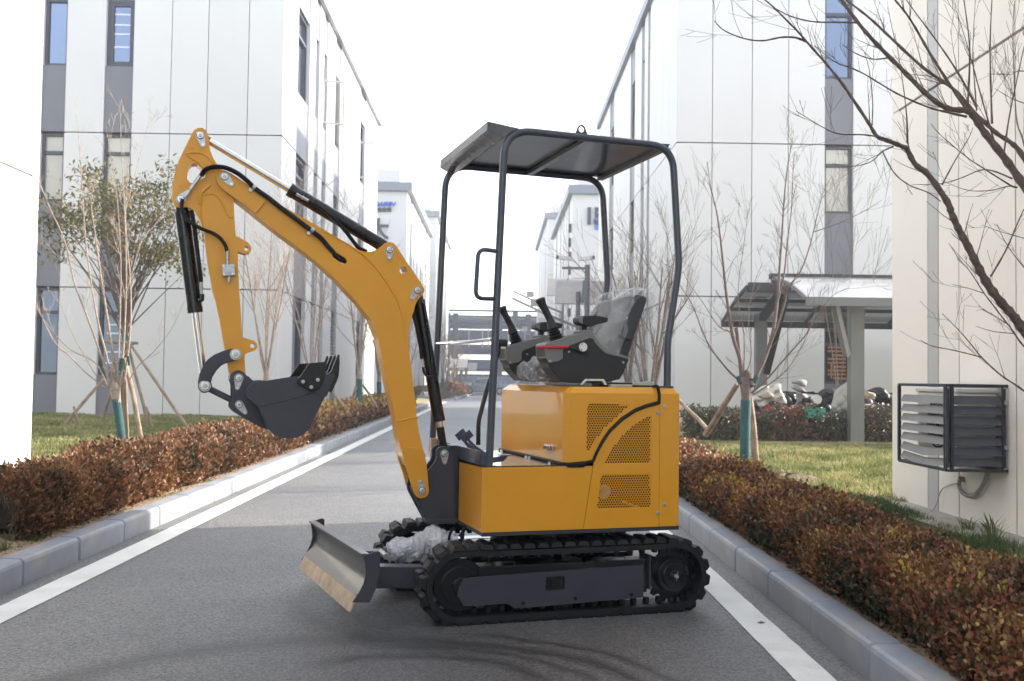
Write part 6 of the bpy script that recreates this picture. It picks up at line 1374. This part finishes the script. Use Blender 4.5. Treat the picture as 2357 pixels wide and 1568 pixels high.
# leafy evergreen behind the left tree
def leafy(label, base, h, cx, cz, rx, rz, nclump, nleaf, seed, trunk_h, mt_, sz=.07, wrap=True):
    rnd = random.Random(seed); T = thing('evergreen_tree', label, 'tree', base); tr_ = MB(); tr_.tube([(0, 0, -.1), (.0, 0, trunk_h), (0, 0, trunk_h * 1.5)], [.055, .045, .03], 10); tr_.obj('trunk', BARK, T, smooth=True)
    c = MB(); cents = []
    for k in range(nclump):
        a = rnd.uniform(0, 2 * pi); e = rnd.uniform(-.75, 1); rr_ = rnd.uniform(.45, 1.0); q_ = Vector((cx + cos(a) * rx * rr_ * math.sqrt(1 - e * e * .8), sin(a) * rx * .8 * rr_, cz + e * rz * rr_)); cents.append(q_)
        b0 = Vector((0, 0, trunk_h * rnd.uniform(.85, 1.5))); mid = b0.lerp(q_, .5) + Vector((0, 0, rnd.uniform(.0, .25))); c.tube(smoothpts([b0, mid, q_], 4), [.018, .016, .014, .012, .010, .008, .006, .005, .003], 4, False)
        for j in range(4): e_ = q_ + Vector((rnd.gauss(0, .2), rnd.gauss(0, .2), rnd.gauss(0, .14))); c.tube([mid.lerp(q_, .6), q_, e_], [.005, .004, .002], 3, False)
    c.obj('branches', BARK, T)
    C = np.array([tuple(c_) for c_ in cents]); idx = RNG.integers(0, len(C), nleaf); off_ = RNG.normal(size=(nleaf, 3)) * np.array([.19, .19, .12]); P_ = C[idx] + off_
    V, Fc = leaves(nleaf, P_, np.tile([0, 0, -.9], (nleaf, 1)), sz * (.7 + .6 * RNG.random(nleaf)), .34); raw('crown', V, Fc, mt_, T)['kind'] = 'stuff'
    if wrap: MB().tube([(0, 0, .9), (.01, 0, 1.6)], [.058, .05], 12).obj('cloth_wrap', WRAP, T)
    return T
EVG = leafmat('camphor_leaves', [(0, (.03, .045, .016)), (.3, (.065, .085, .026)), (.5, (.14, .14, .035)), (.75, (.30, .22, .05)), (1, (.44, .20, .08))], .5, .35)
p = at_Y(283, 975, 18.5)
leafy('leafy green and ochre evergreen tree propped by stakes in front of the left building', (p.x, 18.5, .2), 4, -.1, 3.55, 1.5, 1.25, 60, 4600, 3, 1.75, EVG, .105)
# stakes
def stake(label, a, b, r=.028, grp='tree stakes'):
    a = Vector(a); b = Vector(b); m_ = [a.lerp(b, t) + Vector((random.gauss(0, .006), random.gauss(0, .006), 0)) for t in (0, .3, .6, 1)]
    o = MB().tube(m_, [r * 1.1, r, r * .95, r * .85], 9).obj('tree_stake', STK, None, smooth=True); tag(o, label, 'stake', grp); return o
apx = at_Y(300, 790, 18.3)
for (x, y, Y), lb in zip([(140, 995, 17.6), (438, 972, 17.6), (343, 995, 18.0), (232, 980, 18.9)], ['leaning stake reaching farthest left under the evergreen tree', 'leaning stake reaching farthest right under the evergreen tree', 'short leaning stake just right of the evergreen trunk', 'short leaning stake just left of the evergreen trunk']):
    b = at_Y(x, y, Y); stake(lb, (b.x, Y, .15), apx + Vector((random.uniform(-.1, .1), 0, 0)))
    c = at_Y(x + (30 if x < 300 else -5), y - 20, Y)
    if x in (140, 343): stake('short split peg at the foot of the ' + ('leftmost' if x == 140 else 'middle') + ' evergreen stake', (c.x + .12, Y, .12), (c.x - .02, Y, .55), .022)
stake('horizontal cross stake tied round the evergreen trunk', tuple(apx + Vector((-.5, .05, .02))), tuple(apx + Vector((.12, 0, .0))), .03)
N3 = lambda x, y, Y: at_Y(*cN(x, y), Y)
stake('pale sunlit stake leaning against the many-stemmed left tree', tuple(N3(600, 1460, 12.2)), tuple(N3(522, 1080, 12.5)), .03)
stake('orange-brown stake standing right behind the teal-wrapped left trunk', tuple(N3(530, 1480, 12.9)), tuple(N3(522, 1130, 12.6)), .028)
stake('thick leaning stake left of the right pollarded tree', tuple(at_Y(*cM(215, 1580), 12.6)), tuple(at_Y(*cM(425, 1235), 11.8)), .036)
stake('thin stake crossing behind the thick one on the right lawn', tuple(at_Y(*cM(225, 1545), 13.2)), tuple(at_Y(*cM(20, 1330), 13.8)), .028)
stake('short dark stake right behind the teal-wrapped right trunk', tuple(at_z(1741, 1080, .12)), tuple(at_Y(*cM(515, 1330), 11.9)), .04)
# young trees down both sides
GT = 'young bare trees lining the road'
def bt(px_, Y, h, lab, seed, stems=6, spread=.3, th=.6, r_=.04, mt_=BARKL, depth=3, kids=4, z=.15, minr=None):
    p = at_Y(px_, 900, Y); bare_tree(lab, p.x, Y, z + fall(Y), h, stems, spread, seed, mt_, th, r_, True, depth, GT, kids, minr if minr else max(.0014, Y * .00012))
bt(612, 15.8, 3.2, 'young bare tree showing between the dipper arm and the boom', 31, 7, .28, .95, .045)
bt(826, 21, 3.4, 'young bare tree behind the bucket teeth, staked, in front of the left building side', 32, 6, .30, 1.0, .05)
bt(715, 18.4, 3.4, 'young bare tree just left of the boom elbow with a pale leaning stake', 33, 5, .28, .9, .04)
bt(872, 27, 3.2, 'young bare tree right behind the lower boom', 34, 6, .3, .9, .05); bt(905, 32, 3, 'young bare tree between boom and canopy, left row', 35, 5, .3, .9, .05)
bt(935, 37, 3, 'young bare tree left of the front canopy post', 36, 5, .3, .9, .05)
for i, (x, Y) in enumerate(((1018, 62), (1028, 68), (1040, 73), (1050, 79), (1060, 84))): bt(x, Y, 3.6, ['leftmost tree of the far staked row', 'second tree of the far staked row', 'middle tree of the far staked row', 'fourth tree of the far staked row', 'last tree of the far staked row'][i], 40 + i, 5, .26, 1.1, .07, BARKL, 2, 4)
bt(1493, 14.8, 3.0, 'bare tree right behind the rear canopy post, thick low fork', 51, 7, .34, .55, .06, BARK, 3, 4)
bt(1445, 19, 2.9, 'bare tree behind the seat, second from the right building corner', 52, 5, .26, .8, .05, BARK, 3, 3)
bt(1402, 24, 3.0, 'bare tree behind the far canopy post', 53, 5, .24, .8, .05, BARK, 3, 3); bt(1336, 33, 3.3, 'bare tree behind the nearest solar lamp pole', 55, 5, .22, .9, .05, BARK, 3, 3); bt(1290, 45, 3.2, 'bare tree farthest along the right kerb', 57, 5, .22, .9, .07, BARK, 2, 4)
bt(1930, 17.2, 3.6, 'thin bare tree before the grey window strip of the right building', 59, 5, .22, .6, .03, BARK, 3, 4)
for a, b, lb in (((1140 / 1.96 * 0 + 1041, 1), None, None),) if False else (): pass
for (x0, y0, x1, y1, Y, lb) in ((702, 985, 730, 880, 17.6, 'pale leaning stake seen under the bucket teeth'), (868, 938, 835, 885, 20.5, 'stake leaning right from the tree behind the bucket teeth'), (803, 940, 820, 890, 20.5, 'stake leaning left from the tree behind the bucket teeth'), (790, 935, 730, 860, 18, 'thin stake leaning behind the bucket edge')):
    stake(lb, tuple(at_Y(x0, y0, Y)), tuple(at_Y(x1, y1, Y)), .03)
for i in range(8):
    x = 1012 + i * 7.5; Y = 60 + i * 3; a = at_Y(x, 905, Y); b = at_Y(x + (12 if i % 2 else -8), 850, Y); stake(['first', 'second', 'third', 'fourth', 'fifth', 'sixth', 'seventh', 'last'][i] + ' thin stake from the left in the far staked tree row', (a.x, Y, fall(Y)), tuple(b), .05, 'stakes of the far tree row')
# ------------------------------------------------------------------ covered scooters behind the hedge
QUILT = mat('quilted_cover', (.42, .41, .38), .7, var=.05, scale=6, bump=.8, bscale=14); WCOV = mat('white_cover', (.60, .58, .54), .6, var=.04); GCOV = mat('grey_cover', (.30, .285, .29), .7, var=.06, bump=.6, bscale=20)
BCOV = mat('black_cover', (.025, .027, .03), .45, var=.2, bump=.8, bscale=14); GPLT = mat('green_plate', (.05, .35, .28), .5)
def pillow(name, outline, Y, depth, mt_, parent, seed=0, wr=.018, conv=cP, quilt=False):
    """a soft body whose outline is known: rings shrink to the middle and swell to both sides"""
    rnd = random.Random(seed); P_ = [at_Y(*conv(x, y), Y) for x, y in outline]; P_ = smoothpts(P_ + [P_[0]], 4)[:-1]; n = len(P_)
    c = sum(P_, Vector()) / n; K = 9 if not quilt else 16; V = []; f = []
    for side in (-1, 1):
        b0 = len(V)
        for k in range(K + 1):
            s_ = 1 - k / K * .96
            for i, p in enumerate(P_):
                q_ = c + (p - c) * s_; w = wr * (sin(q_.x * 31 + q_.z * 17 + seed) + sin(q_.z * 43 - q_.x * 23 + seed * 2) * .7 + rnd.gauss(0, .25)) * (1 if k else 0)
                if quilt: w = -.05 * (abs(sin((q_.x * 5.2 + q_.z * 4.0) * pi) * sin((q_.x * 4.6 - q_.z * 5.0) * pi)) ** .45) * min(1, k / 3)
                V.append((q_.x, Y + side * (depth * math.sqrt(max(0, 1 - s_ * s_))) + w * (1 if side < 0 else -1), q_.z + w * .2))
        for k in range(K):
            for i in range(n): a, b = b0 + k * n + i, b0 + k * n + (i + 1) % n; f.append((a, b, b + n, a + n))
        f.append(tuple(b0 + K * n + i for i in range(n)))
    return MB().add([Vector(v) - parent.location for v in V], f).obj(name, mt_, parent, smooth=True)
def scooter(label, X, Y, parts, seed):
    T = thing('covered_scooter', label, 'scooter', (X, Y, .12), group='scooters parked under the shed')
    for x in (-.28, .28): MB().tube([(x, .06, .22), (x, .14, .22)], .2, 22).obj('wheel', RUB, T, bevel=.02)
    MB().beam((-.1, .12, .25), (.1, .1, .72), .16, .2).obj('frame', BLK, T, bevel=.03); MB().tube([(-.26, .1, .84), (0, .1, .82), (.26, .1, .84)], .016, 8).obj('handlebar', BLK, T, smooth=True)
    for k, (nm, mt_, dep, dy, ol) in enumerate(parts): pillow(nm, ol, Y + dy, dep, mt_, T, seed * 7 + k, .03 if 'cover' in nm else .012, quilt=(mt_ is QUILT))
REDS = mat('crimson_plastic', (.50, .02, .07), .35, coat=.4); PNK = mat('pink_plastic', (.55, .38, .42), .4); BEIGE = mat('beige_cloth', (.42, .36, .29), .8, var=.1, bump=.5, bscale=25)
cx_ = lambda x, Y: at_Y(*cP(x, 850), Y).x
scooter('scooter under a stiff white wind cover with a red body, leftmost of the parked scooters', cx_(690, 17), 17,
 [('side_panel', BCOV, .12, .12, [(830, 670), (900, 690), (935, 760), (925, 830), (880, 860), (840, 860), (780, 800)]), ('under_cover', BCOV, .10, .1, [(465, 745), (515, 745), (560, 860), (600, 920), (480, 920), (455, 830)]),
  ('body', REDS, .14, .02, [(585, 800), (650, 780), (710, 830), (700, 900), (590, 905)]), ('body_panel', REDS, .06, -.02, [(750, 790), (800, 750), (825, 800), (760, 815)]), ('helmet', BLK, .12, .2, [(860, 655), (920, 640), (980, 670), (990, 740), (950, 800), (880, 730)]),
  ('wind_cover', WCOV, .07, -.06, [(465, 740), (510, 620), (600, 570), (700, 560), (800, 540), (812, 620), (850, 690), (875, 780), (790, 770), (700, 745), (640, 790), (550, 815), (505, 745)]), ('cloth_bag', BEIGE, .08, -.16, [(530, 690), (590, 650), (660, 635), (725, 685), (690, 722), (590, 727)])], 1)
scooter('scooter with pale grey hand muffs standing high above the hedge', cx_(1040, 17.4), 17.4,
 [('hand_muff', GCOV, .09, -.05, [(930, 515), (1040, 490), (1110, 515), (1102, 575), (1060, 580), (1000, 552), (940, 545)]), ('hand_muff', GCOV, .09, -.1, [(925, 590), (990, 555), (1060, 600), (1105, 640), (1080, 662), (1000, 640)]), ('wind_cover', GCOV, .10, .05, [(985, 640), (1060, 645), (1130, 700), (1115, 820), (1080, 900), (960, 900), (975, 780)])], 2)
scooter('black scooter with a dark padded cover, left of the quilted one', cx_(1250, 17.1), 17.1,
 [('seat', BLK, .10, -.05, [(1060, 722), (1170, 700), (1200, 760), (1100, 778), (1058, 765)]), ('body', BLK, .14, .05, [(1060, 775), (1150, 790), (1250, 790), (1260, 900), (1080, 900)]), ('padded_cover', BCOV, .16, 0, [(1250, 640), (1330, 598), (1420, 600), (1445, 640), (1410, 800), (1385, 880), (1250, 870), (1238, 760)])], 3)
scooter('scooter under a large cream quilted cover, left of the shed post', cx_(1580, 16.7), 16.7,
 [('dark_cover', BCOV, .1, .25, [(1430, 640), (1480, 575), (1560, 535), (1650, 540), (1500, 640)]), ('wind_cover', QUILT, .12, 0, [(1395, 815), (1425, 710), (1450, 620), (1555, 545), (1640, 515), (1755, 540), (1782, 600), (1720, 900), (1560, 910), (1430, 890)])], 4)
scooter('scooter with a beige seat bag and wire basket right of the shed post', cx_(1850, 16.9), 16.9,
 [('cloth_bag', BEIGE, .12, -.05, [(1765, 600), (1810, 635), (1900, 655), (1912, 700), (1860, 722), (1770, 712)]), ('basket_bag', PNK, .12, -.05, [(1765, 782), (1900, 792), (1955, 862), (1940, 905), (1765, 880)]), ('body', PLG, .12, .1, [(1760, 700), (1860, 720), (1890, 800), (1760, 810)])], 5)
scooter('scooter under a crumpled black cover beside the cream wall corner', cx_(2000, 17.3), 17.3,
 [('body', BLK, .14, .1, [(1870, 720), (2000, 735), (2120, 740), (2130, 880), (1960, 880), (1890, 800)]), ('crumpled_cover', BCOV, .14, -.02, [(1830, 620), (1940, 585), (2020, 602), (2090, 680), (2098, 722), (2040, 748), (1960, 752), (1900, 700)]), ('mirror', TUBE, .05, -.15, [(1938, 785), (1980, 757), (2030, 790), (2012, 850), (1952, 832)]), ('side_bag', PNK, .1, .0, [(2085, 690), (2130, 678), (2150, 820), (2100, 770)])], 6)
hl_ = at_Y(*cP(1218, 730), 16.5); o = MB().tube([(hl_.x, 16.5, hl_.z), (hl_.x, 16.42, hl_.z)], [.085, .075], 18).obj('round_headlamp', ZN, None); tag(o, 'round scooter headlamp poking up between the black and quilted covers', 'headlamp')
gp_ = at_Y(*cP(1210, 888), 16.2); o = MB().box(gp_.x - .16, gp_.x + .16, 16.18, 16.2, gp_.z - .08, gp_.z + .08).obj('number_plate', GPLT, None); tag(o, 'small green number plate half hidden in the hedge', 'number plate')
# ================================================================== WRAPPINGS ON THE MACHINE
def to_w(u, v, z): return MO + MU * u + MV * v + Vector((0, 0, z))
def blob(name, ctrl, mt_, label, cat, sx=1., amp=.02, seed=0, n=22, m_=40):
    """crumpled wrap round a line: ctrl = [(u, v, z, r_horizontal, r_vertical)]"""
    rnd = np.random.default_rng(seed); C = smoothpts([Vector(c[:3]) for c in ctrl], 8); k = len(C); V = []
    R1 = np.interp(np.linspace(0, len(ctrl) - 1, k), range(len(ctrl)), [c[3] for c in ctrl]); R2_ = np.interp(np.linspace(0, len(ctrl) - 1, k), range(len(ctrl)), [c[4] for c in ctrl])
    for i, c in enumerate(C):
        for j in range(n):
            a = 2 * pi * j / n; w = 1 + amp * (2.2 * sin(3 * a + i * .55) + 1.6 * sin(7 * a - i * .9 + seed) + 1.3 * sin(i * 1.7 + a)) + rnd.normal() * amp * .12
            V.append(tuple(to_w(c.x, c.y + cos(a) * R1[i] * w, c.z + sin(a) * R2_[i] * w)))
    f = [(i * n + j, i * n + (j + 1) % n, (i + 1) * n + (j + 1) % n, (i + 1) * n + j) for i in range(k - 1) for j in range(n)] + [tuple(range(n))[::-1], tuple((k - 1) * n + j for j in range(n))]
    o = MB().add(V, f).obj(name, mt_, None, smooth=True); o.data.set_sharp_from_angle(angle=rad(180)); tag(o, label, cat); return o
bw = [(q(cE(x, y), .40)) for x, y in ((800, 610), (880, 600), (1000, 590), (1080, 560), (1180, 530), (1270, 560), (1340, 540))]
rr = [(.05, .045), (.07, .062), (.075, .058), (.08, .075), (.08, .085), (.07, .062), (.04, .045)]
blob('bubble_wrap', [(b[0], .44, b[1], r1, r2) for b, (r1, r2) in zip(bw, rr)], BUBB, 'crumpled bubble wrap bundled round the dozer blade cylinder', 'bubble wrap', amp=.035, seed=3)
bc = [(q(cJ(x, y), .42)) for x, y in ((560, 1050), (650, 1050), (760, 1040), (880, 1020), (1000, 1060))]
blob('plastic_bag', [(b[0], .45, b[1], r1, r2) for b, (r1, r2) in zip(bc, ((.02, .03), (.09, .045), (.14, .06), (.15, .065), (.12, .05)))], FILM, 'crumpled clear plastic sheet lying between the two control consoles', 'plastic sheet', amp=.07, seed=5)
# clear bag over the seat back
V = []; nu, nv = 26, 18
cl = [(.70, 1.17), (.72, 1.28), (.775, 1.42), (.83, 1.55), (.87, 1.615), (.92, 1.63), (.995, 1.60), (1.0, 1.5), (.965, 1.35), (.93, 1.22), (.90, 1.13)]
cl = [(a[0], a[2]) for a in smoothpts([(u, 0, z) for u, z in cl], 4)]; nu = len(cl)
for i, (u, z) in enumerate(cl):
    for j in range(nv + 1):
        t = j / nv; v = .215 + .58 * t; e = (abs(t - .5) * 2) ** 6; w = .012 * (sin(i * 1.1 + 9 * t) + sin(23 * t + i * .35) * .8)
        V.append(tuple(to_w(u + w + (.9 - u) * .35 * e, v, z + w * .6 - .03 * e * (1 if z > 1.4 else 0))))
f = [(i * (nv + 1) + j, i * (nv + 1) + j + 1, (i + 1) * (nv + 1) + j + 1, (i + 1) * (nv + 1) + j) for i in range(nu - 1) for j in range(nv)]
o = MB().add(V, f).obj('seat_cover_film', FILM, None, smooth=True); tag(o, 'clear wrinkled plastic film pulled over the excavator seat back', 'plastic cover')

# ------------------------------------------------------------------ thin winter haze
HZ = bpy.data.materials.new('haze'); HZ.use_nodes = True; n_ = HZ.node_tree.nodes; n_.clear()
pv = n_.new('ShaderNodeVolumePrincipled'); pv.inputs['Color'].default_value = (.93, .95, 1, 1); pv.inputs['Density'].default_value = .003; pv.inputs['Anisotropy'].default_value = .2
om = n_.new('ShaderNodeOutputMaterial'); HZ.node_tree.links.new(pv.outputs[0], om.inputs['Volume'])
hz = MB().box(-45, 45, -25, 141, -1.6, 16.2).obj('haze', HZ, None); hz['kind'] = 'stuff'
